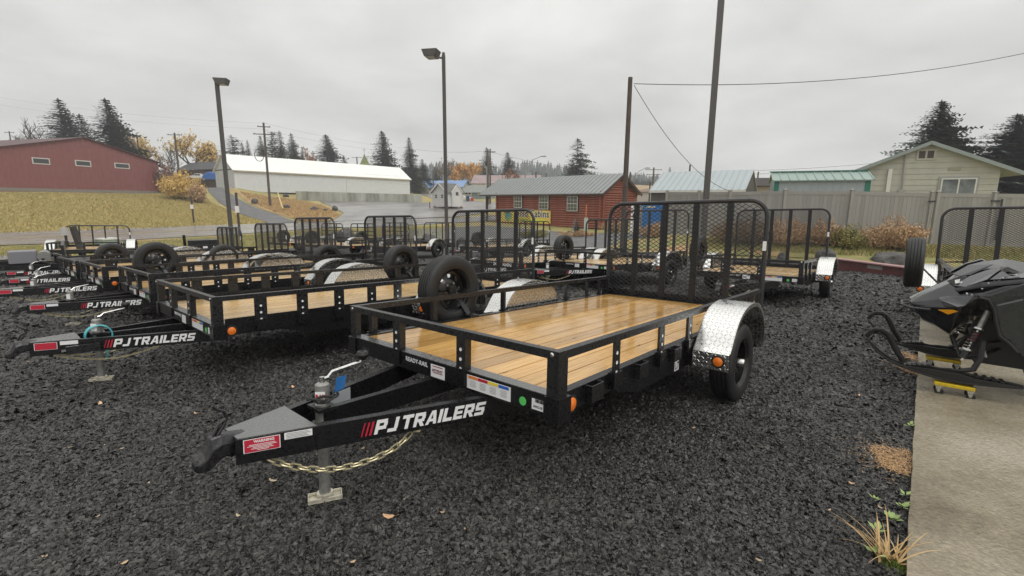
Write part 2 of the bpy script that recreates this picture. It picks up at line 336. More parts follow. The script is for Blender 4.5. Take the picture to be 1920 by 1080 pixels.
def build_terrain():
    xs = np.concatenate([np.arange(-400, -120, 20), np.arange(-120, -40, 4), np.arange(-40, 40, 2), np.arange(40, 120, 5), np.arange(120, 401, 20)])
    ys = np.concatenate([np.arange(-60, -10, 8), np.arange(-10, 60, 2), np.arange(60, 140, 3), np.arange(140, 421, 14)])
    XX, YY = np.meshgrid(xs, ys); Z = Hn(XX, YY)-.05
    far = np.clip((np.hypot(XX, YY)-180)/80, 0, 1); Z = Z*(1-far)+far*4
    V = np.stack([XX.ravel(), YY.ravel(), Z.ravel()], -1); nx = len(xs)
    Fq = [(j*nx+i, j*nx+i+1, (j+1)*nx+i+1, (j+1)*nx+i) for j in range(len(ys)-1) for i in range(nx-1)]
    meta(np_mesh('ground', V, Fq, grass_m), kind='structure')
build_terrain()
from mathutils.geometry import delaunay_2d_cdt
def patch(name, poly, off, m, step=2.5, plane=False):
    poly = [Vector(p[:2]) for p in poly]; B = []
    for i, p in enumerate(poly):
        q = poly[(i+1) % len(poly)]; n = max(1, int((q-p).length/step)); B += [p+(q-p)*(k/n) for k in range(n)]
    xs = [p.x for p in B]; ys = [p.y for p in B]; n = len(B)
    P = np.array([(p.x, p.y) for p in B]); ins = []
    gx, gy = np.meshgrid(np.arange(min(xs)+step/2, max(xs), step), np.arange(min(ys)+step/2, max(ys), step)); gx = gx.ravel(); gy = gy.ravel(); c = np.zeros(len(gx), bool)
    for i in range(n):
        x1, y1 = P[i]; x2, y2 = P[(i+1) % n]
        if y1 != y2: c ^= ((y1 > gy) != (y2 > gy)) & (gx < (x2-x1)*(gy-y1)/(y2-y1)+x1)
    pts = B+[Vector((a, b)) for a, b in zip(gx[c], gy[c])]
    r = delaunay_2d_cdt(pts, [], [list(range(n))], 1, 1e-4); v2 = np.array([(p.x, p.y) for p in r[0]]); Z = Hn(v2[:, 0], v2[:, 1])+off
    o = np_mesh(name, [(a[0], a[1], z) for a, z in zip(v2, Z)], r[2], m); return meta(o, kind='structure')
def pts(*l): return [at(*p).to_2d() for p in l]
# yard surface
LOT = [(-30, -8), (12, -8), (16, 13), (15.5, 17.2), (8.5, 20.5), (4.5, 25), (1.5, 29), (-13, 29.5), (-17, 23.5), (-21, 20.2), (-31, 19.5), (-31, 0)]
patch('gravel_yard', LOT, 0., lot_m, 2.0)
# grass verge between yard and road
patch('grass_verge', pts((-420, 500, 20), (0, 487, 19.8), (260, 472, 24), (500, 462, 29.3), (820, 450, 29.5), (850, 414, 54), (600, 423, 47.5), (300, 436, 40), (0, 449, 34), (-420, 468, 28)), -.015, strip_m, 2.)
patch('highway', pts((-420, 480, 24.3), (0, 460, 29), (300, 447, 35), (600, 428, 43), (850, 418, 50), (1000, 412, 56), (1400, 406, 75), (1400, 400, 95), (1000, 404, 64), (850, 409, 58), (600, 417, 52), (300, 425, 46), (0, 437, 40), (-420, 455, 33)), .02, road_m)
def line(name, a, b, w, off, m):
    a = at(*a).to_2d(); b = at(*b).to_2d(); d = (b-a).normalized(); n = Vector((-d.y, d.x))*w/2
    return [a-n, b-n, b+n, a+n]
paint = mat('road_paint', (.55, .55, .52), .5, var=.4, vscale=3); painty = mat('road_paint_yellow', (.55, .38, .06), .5, var=.4, vscale=3)
for i, (f, m_) in enumerate(((.16, paint), (.5, painty), (.54, painty), (.85, paint))):
    near = [(-420, 480, 24.3), (0, 460, 29), (300, 447, 35), (600, 428, 43), (850, 418, 50)]; farr = [(-420, 455, 33), (0, 437, 40), (300, 425, 46), (600, 417, 52), (850, 409, 58)]
    c = [at(*a).to_2d().lerp(at(*b).to_2d(), f) for a, b in zip(near, farr)]; pl = []
    nrm = [Vector((-(c[min(k+1, 4)]-c[max(k-1, 0)]).y, (c[min(k+1, 4)]-c[max(k-1, 0)]).x)).normalized()*.07 for k in range(5)]
    patch('road_line', [p-n for p, n in zip(c, nrm)]+[p+n for p, n in zip(c, nrm)][::-1], .035, m_)
patch('parking_lot', pts((622, 414, 53), (660, 414, 53.5), (850, 407.5, 59), (905, 402, 64), (960, 392, 80), (905, 378, 96), (880, 376, 102), (800, 379, 110), (700, 379, 105), (600, 379, 97), (620, 388, 80), (645, 400, 63)), .03, asph_m)
patch('gravel_driveway', pts((505, 419, 50.5), (560, 416.5, 51.5), (520, 402, 62), (460, 381, 77), (425, 365, 86), (400, 352, 95), (384, 352, 96), (392, 368, 84), (425, 388, 70), (470, 405, 58)), .03, drive_m)
patch('dry_bank', pts((575, 416, 52), (618, 414, 53.5), (640, 402, 62), (612, 388, 80), (560, 377, 94), (500, 367, 87), (440, 360, 86), (470, 381, 76), (530, 402, 61)), .015, dry_m)
# distant street past the kiosk
patch('side_street', pts((790, 374, 124), (905, 379, 97), (905, 376, 104), (790, 371, 134)), .04, road_m)
# verge in front of the fence
patch('fence_verge', [(15, 17.9), (19, 17.2), (34, 15), (36, 19), (22, 22), (13, 26.5), (8, 30), (3, 33), (1.8, 29.5), (4.8, 25.5), (8.8, 21)], .005, strip_m, 1.6)
patch('cabin_forecourt', [(-12.5, 29.4), (1.4, 29.1), (4.6, 25.3), (8.2, 30.2), (12, 33.5), (7.4, 37.5), (-2.5, 47), (-9, 43)], .012, drive_m)
# concrete apron
conc = ground_mat('wet_concrete', [(.34, (.12, .095, .06)), (.5, (.26, .225, .16)), (.64, (.37, .335, .26))], .55, .24, .3, 60, fine=45.)
import mathutils.noise as mnoise
def build_slab():
    a = lot(1697, 1079).to_2d(); b = lot(1725, 600).to_2d(); d = (b-a).normalized(); n = Vector((d.y, -d.x)); a = a-d*4; b = b+d*2.6
    mb = MB(); q = [a.lerp(b, k/160)+n*(.007*mnoise.noise(Vector((k*.37, 0, 0)))+.004*mnoise.noise(Vector((k*1.7, 3, 0)))) for k in range(161)]+[b+n*9, a+n*9]; K = len(q)
    for off in (.04, -.15): mb.v += [(p.x, p.y, lotz(p.x, p.y)+off) for p in q]
    mb.f += [tuple(range(K)), tuple(range(K, 2*K))[::-1]]+[(i, (i+1) % K, K+(i+1) % K, K+i) for i in range(K)]
    return meta(mb.build('concrete_slab', conc), kind='structure')
build_slab()
SLAB_A = lot(1697, 1079).to_2d(); SLAB_D = (lot(1725, 600).to_2d()-SLAB_A).normalized()
# crushed stones of the near yard, one mesh
def build_gravel():
    # angular flat chips, dense near the camera and thinning (and coarser) with distance
    n1, n2 = 125000, 225000
    r = np.concatenate([np.sqrt(1.2**2+rng.random(n1)*(4.1**2-1.2**2)), 4.1*np.exp(rng.random(n2)*math.log(21/4.1))]); th = (rng.random(n1+n2)*2-1)*np.where(r < 4.1, radians(62), radians(50))
    x = r*np.sin(th); y = r*np.cos(th); n = len(x)
    sd = (x-SLAB_A.x)*SLAB_D.y-(y-SLAB_A.y)*SLAB_D.x
    keep = (sd < -.004) & (y < 17.3+np.clip(4-x, 0, 9)) & (x < 15.2) & (x > -20.5); x = x[keep]; y = y[keep]; r = r[keep]; n = len(x)
    s = (.0052+.0062*rng.random(n)**1.6+.006*(rng.random(n) > .95))*np.clip(r/3.9, 1, 3.2)**.85
    base = np.array([(-1, -1, -.5), (1, -1, -.5), (1, 1, -.5), (-1, 1, -.5), (-.5, 0, .5), (.5, 0, .5)], float)
    V = base[None]*(1+(rng.random((n, 6, 3))-.5)*.9); V[:, 4:, 1] += (rng.random((n, 2))-.5)*1.1
    V *= (np.stack([1.0+.7*rng.random(n), .65+.5*rng.random(n), .55+.6*rng.random(n)], -1)*s[:, None])[:, None, :]
    q = rng.normal(size=(n, 4))*np.array([1, .2, .2, 1.]); q /= np.linalg.norm(q, axis=1)[:, None]; w, a, b, c = q.T
    Rm = np.stack([np.stack([1-2*(b*b+c*c), 2*(a*b-c*w), 2*(a*c+b*w)], -1), np.stack([2*(a*b+c*w), 1-2*(a*a+c*c), 2*(b*c-a*w)], -1), np.stack([2*(a*c-b*w), 2*(b*c+a*w), 1-2*(a*a+b*b)], -1)], 1)
    V = np.einsum('nij,nkj->nki', Rm, V); V[..., 0] += x[:, None]; V[..., 1] += y[:, None]; V[..., 2] += (GX*x+GY*y+.002+s*.55*rng.random(n))[:, None]
    o6 = (np.arange(n)*6)[:, None]; Q = np.concatenate([np.array([[0, 1, 5, 4]])+o6, np.array([[2, 3, 4, 5]])+o6], 1).reshape(-1, 4); T = np.concatenate([np.array([[1, 2, 5]])+o6, np.array([[3, 0, 4]])+o6], 1).reshape(-1, 3)
    me = bpy.data.meshes.new('gravel'); me.vertices.add(n*6); me.vertices.foreach_set('co', V.ravel()); nl = Q.size+T.size; me.loops.add(nl); me.loops.foreach_set('vertex_index', np.concatenate([Q.ravel(), T.ravel()]).astype(np.int32))
    me.polygons.add(len(Q)+len(T)); me.polygons.foreach_set('loop_start', np.concatenate([np.arange(0, Q.size, 4), Q.size+np.arange(0, T.size, 3)]).astype(np.int32)); me.update(calc_edges=True); me.shade_flat()
    g = mat('gravel_stone', (.002, .002, .002), .42, isl=1, col2=(.078, .075, .069)); g_n = g.node_tree; bs = g_n.nodes['Principled BSDF']; ls = bs.inputs['Base Color'].links[0].from_socket
    tc = nd(g_n, 'ShaderNodeTexCoord'); no = nd(g_n, 'ShaderNodeTexNoise', i_Scale=.55, i_Detail=4., i_Distortion=.6); g_n.links.new(tc.outputs['Object'], no.inputs['Vector'])
    mr = nd(g_n, 'ShaderNodeMapRange', i_1=.35, i_2=.68, i_3=.55, i_4=1.5); g_n.links.new(no.outputs[0], mr.inputs[0]); sc = nd(g_n, 'ShaderNodeVectorMath', operation='SCALE'); g_n.links.new(ls, sc.inputs[0]); g_n.links.new(mr.outputs[0], sc.inputs['Scale']); g_n.links.new(sc.outputs[0], bs.inputs['Base Color'])
    rr = nd(g_n, 'ShaderNodeMapRange', i_1=.35, i_2=.65, i_3=.34, i_4=.6); g_n.links.new(no.outputs[0], rr.inputs[0]); g_n.links.new(rr.outputs[0], bs.inputs['Roughness']); me.materials.append(g); o = link('gravel', me); meta(o, 'loose crushed black gravel covering the near yard', 'gravel', kind='stuff'); print('stones', n)
build_gravel()
# ------------------------------------------------------------------ trailers
MC = {}
def cached(key, fn, name, m, parent, loc=(0, 0, 0), rot=None, smooth=False, bevel=0):
    """one mesh shared between alike parts"""
    if key not in MC:
        o = fn().build(name, m, parent, smooth, bevel); MC[key] = o.data
    else: o = link(name, MC[key], parent, bevel)
    o.location = loc
    if rot: o.rotation_euler = rot
    return o
def tyre_mb(R=.344, w=.195, n=48, tread=True):
    h = w/2; p = [(R*.6, -h*.78), (R*.64, -h*.9), (R*.72, -h*1.0), (R*.84, -h*1.02), (R*.93, -h*.93), (R*.975, -h*.82), (R*.99, -h*.74)]
    if tread:
        for a in (-.5, -.17, .17, .5): p += [(R, h*(a-.12)), (R, h*(a-.05)), (R-.012, h*(a-.04)), (R-.012, h*(a+.04)), (R, h*(a+.05)), (R, h*(a+.12))]
    else: p += [(R, -h*.3), (R, h*.3)]
    p += [(R*.99, h*.74), (R*.975, h*.82), (R*.93, h*.93), (R*.84, h*1.02), (R*.72, h*1.0), (R*.64, h*.9), (R*.6, h*.78)]
    return MB().lathe(p, axis='y', n=n)
def rim_mb(n=48, hf=1):
    # barrel + dished disc with round-ish hand holes
    m = MB().lathe([(.215, -.085), (.205, -.075), (.19, -.06), (.188, .03), (.2, .07), (.215, .085)], axis='y', n=n)
    rad = [.19, .168, .155, .135, .118, .1, .07, .045]; dep = [-.03, -.035, -.035, -.03, -.025, -.01, .0, .0]
    vs = []; fs = []; k = len(rad)
    for i in range(n):
        a = 2*pi*i/n
        for r, d in zip(rad, dep): vs.append((r*cos(a), -d*hf*1.0-.02*hf, r*sin(a)))
    for i in range(n):
        j = (i+1) % n
        for q in range(k-1):
            if q in (2, 3) and i % 6 in (2, 3): continue
            fs.append((i*k+q, j*k+q, j*k+q+1, i*k+q+1))
    return m.add(vs, fs)
def hub_mb(): return MB().lathe([(0, -.075), (.03, -.075), (.038, -.065), (.04, 0), (.045, .005), (.045, .02)], axis='y', n=20)
def nuts_mb():
    m = MB()
    for i in range(5):
        a = 2*pi*i/5+.3; m.lathe([(0, -.03), (.012, -.03), (.013, .01)], c=(.07*cos(a), -.005, .07*sin(a)), axis='y', n=6)
    return m
def wheel(root, x, y, z, side=1, name='wheel', lod=0, shaft=True):
    """side=1: outer face towards local -y (the right side)"""
    e = empty(name, (x, y, z)); e.parent = root; e.rotation_euler = (0, .4, 0 if side > 0 else pi)
    cached(('tyre', lod), lambda: tyre_mb(n=48 if lod == 0 else 28, tread=lod == 0), 'tyre', rubber, e, smooth=True)
    cached(('rim', 0), rim_mb, 'rim', rimm, e, smooth=True)
    if shaft: cached(('hub', 0), hub_mb, 'hub_cap', zinc, e, loc=(0, -.03, 0), smooth=True)
    meta(cached(('nuts', 0), nuts_mb, 'lug_nuts', zinc, e), kind='stuff')
    return e
def fender_profile(ax):
    # (x, z) from the front lip over the wheel to the rear lip
    c = [(ax-.60, .40), (ax-.605, .535), (ax-.56, .575), (ax-.47, .70), (ax-.36, .80), (ax-.2, .865), (ax, .885), (ax+.2, .86), (ax+.36, .77), (ax+.46, .64), (ax+.5, .5), (ax+.5, .4)]; p = c[:2]
    for i in range(1, len(c)-1):
        p0, p1, p2, p3 = c[max(i-1, 1)], c[i], c[i+1], c[min(i+2, len(c)-1)]
        for k in (1, 2, 3): t = k/3; p.append(tuple(.5*(2*p1[q]+(p2[q]-p0[q])*t+(2*p0[q]-5*p1[q]+4*p2[q]-p3[q])*t*t+(3*p1[q]-p0[q]-3*p2[q]+p3[q])*t**3) for q in (0, 1)))
    return p
def fender(root, ax, side, dz, lod=0):
    """side=+1 right (local -y)"""
    P = [(x, z+dz) for x, z in fender_profile(ax)]; sg = -side; y0, y1 = sg*1.055, sg*1.335
    f = empty('fender', (0, 0, 0)); f.parent = root
    m = MB(); n = len(P); uv = []; t = .006; L = [0]
    for i in range(1, n): L.append(L[-1]+math.hypot(P[i][0]-P[i-1][0], P[i][1]-P[i-1][1]))
    vs = []
    cx, cz = ax, .38+dz
    for off in (0, t):
        for i, (x, z) in enumerate(P):
            dx, dz_ = cx-x, cz-z; l = math.hypot(dx, dz_); q = (x+dx/l*off, z+dz_/l*off)
            for y, v in ((y0, 0), (y1, .28)): vs.append((q[0], y, q[1])); uv.append((L[i], v))
    fs = []
    for i in range(n-1):
        fs.append((2*i, 2*i+1, 2*i+3, 2*i+2)); o = 2*n; fs.append((o+2*i, o+2*i+2, o+2*i+3, o+2*i+1))
        fs.append((2*i+1, o+2*i+1, o+2*i+3, 2*i+3)); fs.append((2*i, 2*i+2, o+2*i+2, o+2*i))
    fs.append((0, 2*n, 2*n+1, 1)); e = 2*(n-1); fs.append((e, e+1, 2*n+e+1, 2*n+e))
    m.add(vs, fs); m.uv = uv; m.build('fender_top', diamond, f, smooth=True)
    # outer lip: a narrow band that follows the arch
    m = MB(); vs = []; uv = []
    for x, z in P[2:]:
        dx, dz_ = cx-x, cz-z; l = math.hypot(dx, dz_)
        for k in (0, .035): 
            for yy in (y1, y1+sg*.004): vs.append((x+dx/l*k, yy, z+dz_/l*k)); uv.append((x, z))
    fs = []
    for i in range(len(P)-3):
        a = 4*i; b = a+4; fs += [(a, b, b+2, a+2), (a+1, a+3, b+3, b+1), (a, a+1, b+1, b), (a+2, b+2, b+3, a+3)]
    m.add(vs, fs); m.uv = uv; m.build('fender_lip', alu, f, smooth=True)
    # inner panel seen from the deck
    m = MB(); poly = [(x, y0, z) for x, z in P]+[(P[-1][0], y0, .47+dz)]
    m.prism(poly, (0, sg*.006, 0)); m.uv = [(v[0]*1.0, v[2]) for v in m.v]; m.build('fender_inner_panel', diamond, f)
    if side > 0 or True:
        cached('lampring', lambda: MB().lathe([(0, 0), (.046, 0), (.052, -.014), (.041, -.018), (0, -.012)], axis='x', n=20), 'lamp_ring', rubber, f, loc=(P[0][0]-.004, sg*1.26, .475+dz), smooth=True)
        cached('lamplens', lambda: MB().lathe([(0, -.028), (.02, -.027), (.036, -.021), (.039, -.008)], axis='x', n=20), 'amber_lamp', amber, f, loc=(P[0][0]-.004, sg*1.26, .475+dz), smooth=True)
    return f
def expanded_mesh(w, z0, z1, rc, cw=.083, ch=.052, t=.0045):
    m = MB(); nx = int(round(w/cw)); cw = w/nx; nz = int(round((z1-z0)/ch)); ch = (z1-z0)/nz
    def inside(y, z):
        if abs(y) > w/2+.001 or z < z0-.001 or z > z1+.001: return False
        dy, dz = abs(y)-(w/2-rc), z-(z1-rc)
        return not (dy > 0 and dz > 0 and dy*dy+dz*dz > rc*rc)
    for i in range(nx+1):
        for j in range(2*nz+1):
            if (j & 1): continue
            y = -w/2+i*cw; z = z0+j*ch/2
            for sy in (-1, 1):
                for sz in (-1, 1):
                    y2, z2 = y+sy*cw/2, z+sz*ch/2
                    if inside(y, z) and inside(y2, z2): m.beam((0, y, z), (0, y2, z2), .007, t, up=(1, 0, 0))
    return m
def ramp_gate(root, L, w, zd, gt, meshy=True, nbar=4, ladder=False, barw=.07, lod=0, latch=True, lean=0.):
    g = empty('ramp_gate', (L+.05, 0, zd-.02)); g.parent = root; g.rotation_euler = (0, lean, 0); h = gt-zd+.02; rc = .2; hw = w/2
    pth = [(0, -hw, 0)]+[(0, -hw+rc-rc*cos(a), h-rc+rc*sin(a)) for a in [k*pi/2/6 for k in range(7)]]+[(0, hw-rc+rc*sin(a), h-rc+rc*cos(a)) for a in [k*pi/2/6 for k in range(7)]]+[(0, hw, 0)]
    cached(('gf', w, round(h, 2)), lambda: MB().tube(pth, .026, 8), 'gate_frame', blackg, g, smooth=True)
    cached(('gb', w), lambda: MB().box(-.02, .02, -hw, hw, -.02, .02).box(.02, .026, -hw, hw, -.06, .1), 'gate_bottom_bar', black, g)
    if ladder:
        for s in (-.42, .42): cached(('gv', round(h, 2), barw), lambda: MB().box(-.012, .012, -barw/2, barw/2, .02, h-.026), 'gate_bar', blackg, g, loc=(0, s*hw, 0))
        for k in range(4): cached(('gh', w), lambda: MB().box(-.012, .012, -hw+.02, hw-.02, -.02, .02), 'gate_rung', blackg, g, loc=(0, 0, h*(k+1)/5))
    else:
        for k in range(nbar):
            y = -hw+w*(k+1)/(nbar+1); cached(('gv', round(h, 2), barw), lambda: MB().box(-.004, .004, -barw/2, barw/2, .02, h-.02).box(-.004, .03, -barw/2, -barw/2+.006, .02, h-.03), 'gate_bar', blackg, g, loc=(0, y, 0))
    if meshy:
        cached(('gm', w, round(h, 2), lod), lambda: expanded_mesh(w-.04, .03, h-.02, rc-.02, *((.083, .052, .0045) if lod == 0 else (.066, .042, .0035))), 'expanded_mesh_panel', blackg, g, loc=(-.03, 0, 0))
    if latch:
        cached('latch', lambda: MB().tube([(0, 0, 0), (0, -.05, .0), (0, -.055, .11), (0, 0, .11)], .006, 6), 'gate_latch', blackg, g, loc=(0, -hw-.02, h*.63), smooth=True)
        cached('gsticker', lambda: MB().box(-.031, -.029, -.02, .02, 0, .11), 'gate_sticker', white, g, loc=(0, -hw, h*.55))
    return g
def chain(root, pts_, lod=0):
    c = empty('safety_chain', (0, 0, 0)); c.parent = root
    P = [Vector(p) for p in pts_]; cum = [0]
    for a, b in zip(P[:-1], P[1:]): cum.append(cum[-1]+(b-a).length)
    def pos(d):
        for i in range(len(P)-1):
            if d <= cum[i+1] or i == len(P)-2:
                u = (d-cum[i])/(cum[i+1]-cum[i]); return P[i].lerp(P[i+1], u)
    pitch = .043; n = int(cum[-1]/pitch)
    if lod:
        m = MB()
        for k in range(n):
            a, b = pos(k*pitch), pos((k+1)*pitch+.004); m.beam(a, b, .02 if k % 2 else .008, .008 if k % 2 else .02)
        m.build('chain_links', gold, c); return c
    def lk():
        pth = [(.018+.011*cos(a), .0135*sin(a), 0) for a in [-pi/2+k*pi/5 for k in range(6)]]+[(-.018-.011*cos(a), -.0135*sin(a), 0) for a in [-pi/2+k*pi/5 for k in range(6)]]
        return MB().tube(pth, .0045, 6, closed=True)
    for k in range(n):
        a, b = pos(k*pitch), pos((k+1)*pitch); d = (b-a).normalized(); s = d.cross(Vector((0, 0, 1))).normalized(); u = s.cross(d)
        if k % 2: s, u = u, -s
        o = cached('link', lk, 'chain_link', gold, c, smooth=True); mid = (a+b)/2
        o.matrix_local = Matrix(((d.x, s.x, u.x, mid.x), (d.y, s.y, u.y, mid.y), (d.z, s.z, u.z, mid.z), (0, 0, 0, 1)))
    e = P[-1]; MB().tube([e+Vector((.0, 0, -.01)), e+Vector((.035, 0, -.02)), e+Vector((.05, 0, .01)), e+Vector((.035, 0, .035)), e+Vector((.01, 0, .03))], [.006, .008, .009, .008, .004], 8).build('chain_hook', gold, c, smooth=True)
    return c
def sticker(root, x, z, w, h, m, y=None, name='sticker', front=True):
    """thin plate on the front face (front=True, normal -x, spans y) or the right side (normal -y)"""
    if front: return cached(('stf', w, h, m.name), lambda: MB().box(-.0015, 0, -w/2, w/2, 0, h), name, m, root, loc=(x, y, z))
    return cached(('sts', w, h, m.name), lambda: MB().box(0, w, -.0015, 0, 0, h), name, m, root, loc=(x, y, z))
GLY = {'P': (1, [(0, 0, .3, 1), (.3, .76, .95, 1), (.68, .54, 1, .8), (.3, .3, .95, .54)]), 'J': (.85, [(.54, .2, .85, 1), (0, 0, .8, .24)]), 'T': (1, [(0, .76, 1, 1), (.35, 0, .66, .76)]),
 'R': (1, [(0, 0, .3, 1), (.3, .76, .95, 1), (.68, .54, 1, .8), (.3, .34, .95, .54), ((.42, .34), (.76, .34), (1.04, 0), (.68, 0))]), 'A': (1.06, [((0, 0), (.3, 0), (.62, 1), (.4, 1)), ((.76, 0), (1.06, 0), (.8, 1), (.5, 1)), (.3, .2, .84, .4)]),
 'I': (.31, [(0, 0, .31, 1)]), 'L': (.9, [(0, 0, .31, 1), (.31, 0, .9, .25)]), 'E': (.92, [(0, 0, .31, 1), (.31, 0, .92, .23), (.31, .39, .84, .6), (.31, .77, .92, 1)]),
 'S': (1, [(0, 0, .94, .23), (.68, .18, 1, .44), (.05, .39, .96, .6), (0, .55, .32, .84), (.06, .77, 1, 1)])}
def brand(root, o, d, nrm, h=.076, cw=.0605):
    mb = MB(); x = 0.; i = 0
    for ch in 'PJ TRAILERS':
        if ch == ' ': x += .012; continue
        w, st = GLY[ch]
        for g in st:
            q = [(g[0], g[1]), (g[2], g[1]), (g[2], g[3]), (g[0], g[3])] if len(g) == 4 and not isinstance(g[0], tuple) else list(g); i += 1
            mb.prism([o+d*(x+a*cw+b*h*.26)+Vector((0, 0, b*h)) for a, b in q], nrm*(.0012+.00006*(i % 5)))
        x += w*cw+.0085
    return meta(mb.build('brand_lettering', white, root), kind='stuff')
def trailer(label, ox, oy, yaw, tilt, zr, zfb, L, sc, gt, ax=2.44, lod=0, rposts=None, lposts=None, postw=.06, spares=(), meshy=True, gate=True, ladder=False,
            nfront=2, group='utility trailers in the yard', tongue=True, logo=True, chainp=True, spare_on=True, woodm=None, W=2.06, barw=.075, jack_h=.56, gh=None, solid=None, wl=1):
    c, s = cos(yaw), sin(yaw); ex = Vector((c, s, GX*c+GY*s-tilt)).normalized(); ey = Vector((-s, c, -GX*s+GY*c)); ey = (ey-ex*ex.dot(ey)).normalized(); ez = ex.cross(ey)
    oz = lotz(ox, oy)+tilt*ax
    mw = Matrix(((ex.x, ey.x, ez.x, ox), (ex.y, ey.y, ez.y, oy), (ex.z, ey.z, ez.z, oz), (0, 0, 0, 1)))
    root = empty('utility_trailer', None, mw=mw, label=label, cat='trailer', group=group); hw = W/2; zd = zfb+.115; woodm = woodm or wood
    # frame
    MB().box(0, .085, -hw+.03, hw-.03, zfb, zd).build('frame_crossbar', black, root); MB().box(L-.06, L, -hw+.03, hw-.03, zfb, zd+.004).build('frame_crossbar', black, root)
    MB().box(.001, .084, -hw+.031, hw-.031, zd+.0005, zd+.005).build('frame_top_flange', wet_sheen, root)
    m = MB()
    for sg in (-1, 1):
        a, b = (hw-.09, hw-.03) if sg > 0 else (-hw+.03, -hw+.09)
        m.box(.086, L-.062, a, b, zfb, zd+.004)
        pl = [(.1, zfb), (.62, zfb-.01), (1.0, zfb-.11), (ax+.3, zfb-.11), (ax+.8, zfb-.01), (L-.1, zfb)]
        m.prism([(x, a+.012, z) for x, z in pl][::-1], (0, .04, 0))
    m.build('frame_side_rail', black, root)
    m = MB()
    for k in range(6): m.box(.5+k*(L-1)/5, .55+k*(L-1)/5, -hw+.1, hw-.1, zfb+.005, zd-.04)
    meta(m.build('cross_members', black, root), kind='stuff')
    MB().tube([(ax, -hw-.05, .344), (ax, hw+.05, .344)], .03, 8).build('axle', black, root)
    # deck planks
    if lod < 2:
        n = 13; y0 = -hw+.092; pw = (W-.184)/n
        for k in range(n):
            cached(('plank', round(L, 2), W, woodm.name), lambda: MB().box(.087, L-.064, .004, pw-.004, -.036, 0), 'plank', woodm, root, loc=(0, y0+k*pw, zd-.002-.002*random.random()))
    else: MB().box(.087, L-.064, -hw+.092, hw-.092, zd-.03, zd-.004).build('deck', woodm, root)
    # top rails
    tz = zr-.045
    MB().box(-.005, .045, -hw, hw, tz, zr).build('top_rail', blackr, root); rear = L+.02
    for sg in (-1, 1):
        a, b = (hw-.05, hw) if sg > 0 else (-hw, -hw+.05); MB().box(.046, rear, a, b, tz, zr-.001).build('top_rail', blackr, root)
    # posts and pockets
    zb = zd-.04
    def post(x, y, ang, w=postw):
        p = cached(('post', round(tz-zb, 2), w), lambda: MB().box(-.025, -.019, -w/2, w/2, 0, tz-zb-.001).box(-.0189, .025, -w/2, -w/2+.006, 0, tz-zb-.001), 'rail_post', blackr, root, loc=(x, y, zb), rot=(0, 0, ang))
        if lod < 2:
            cached(('holes', round(tz-zb, 2)), lambda: [m_ for m_ in [MB()] if [m_.lathe([(0, 0), (.011, 0), (.012, -.0015)], c=(-.0256, 0, (tz-zb)*f), axis='x', n=10) for f in (.2, .45, .7)]][0], 'post_holes', white, p, loc=(0, 0, 0))['kind'] = 'stuff'
            cached('pocket', lambda: MB().box(-.04, -.034, -.05, .05, -.09, .012).box(.0, .006, -.05, .05, -.09, .012).box(-.034, 0, -.05, -.044, -.09, .012).box(-.034, 0, .044, .05, -.09, .012), 'stake_pocket', black, root, loc=(x+ (.025*cos(ang) if 0 else 0), y, zd), rot=(0, 0, ang))
        return p
    fy = (.395, -.285) if nfront == 2 else [(-hw+W*(k+1)/(nfront+1)) for k in range(nfront)]
    for y in fy: post(.02, y, 0)
    rp = rposts if rposts is not None else [.62, 1.24, 1.82, ax+.75, ax+1.0, L-.15]
    lp = lposts if lposts is not None else rp
    for sg, lst in ((-1, rp), (1, lp)):
        y = sg*(hw-.03)
        for x in lst: post(x, y, pi/2 if sg < 0 else -pi/2)
        # corner posts are angles with a flange on both sides
        for x in (.03, L-.02):
            cached(('cpost', round(tz-zb, 2), sg, x < 1), lambda: MB().box(-.03, -.023, min(0, sg*.075)-0, max(0, sg*.075), 0, tz-zb-.001).box(-.0229 if x < 1 else -.07, .055 if x < 1 else -.03, sg*.075-(0 if sg < 0 else .007), sg*.075+(.007 if sg < 0 else 0), 0, tz-zb-.001), 'corner_post', blackr, root, loc=(x, sg*(hw-.08), zb))
            if lod < 2:
                cached(('cpocket', sg), lambda: MB().box(-.045, .07, min(0, sg*.1), max(0, sg*.1), -.125, .01), 'stake_pocket', black, root, loc=(x, sg*(hw-.087), zd-.01))
                if x < 1: cached('bolt', lambda: MB().lathe([(0, -.008), (.008, -.008), (.014, -.002), (.014, 0)], axis='x', n=12), 'rail_bolt', zinc, root, loc=(x-.036, sg*(hw-.045), zr-.022), smooth=True)
    if lod == 0:
        for x in (.3, .9, 1.48): cached('dring', lambda: MB().box(0, .13, -.05, -.044, -.1, .0).box(0, .006, -.044, 0, -.1, 0).box(.124, .13, -.044, 0, -.1, 0), 'tie_down_pocket', blackr, root, loc=(x, -hw+.03, zd))
        for x in (.28, .9, 1.55): cached('dring2', lambda: MB().box(0, .13, .044, .05, -.1, .0).box(0, .006, 0, .044, -.1, 0).box(.124, .13, 0, .044, -.1, 0), 'tie_down_pocket', blackr, root, loc=(x, hw-.03, zd))
    if solid:  # low boards between deck and rail (closed lower band of the channel-sided trailers)
        for sg in (-1, 1):
            y = sg*(hw-.03); MB().box(.1, L-.05, y-.004, y+.004, zd+.005, zd+solid).build('side_band', black, root)
    for sg in (1, -1):
        fender(root, ax, sg, 0, lod); wheel(root, ax, -sg*(hw+.165), .344, sg, lod=min(lod, 1))
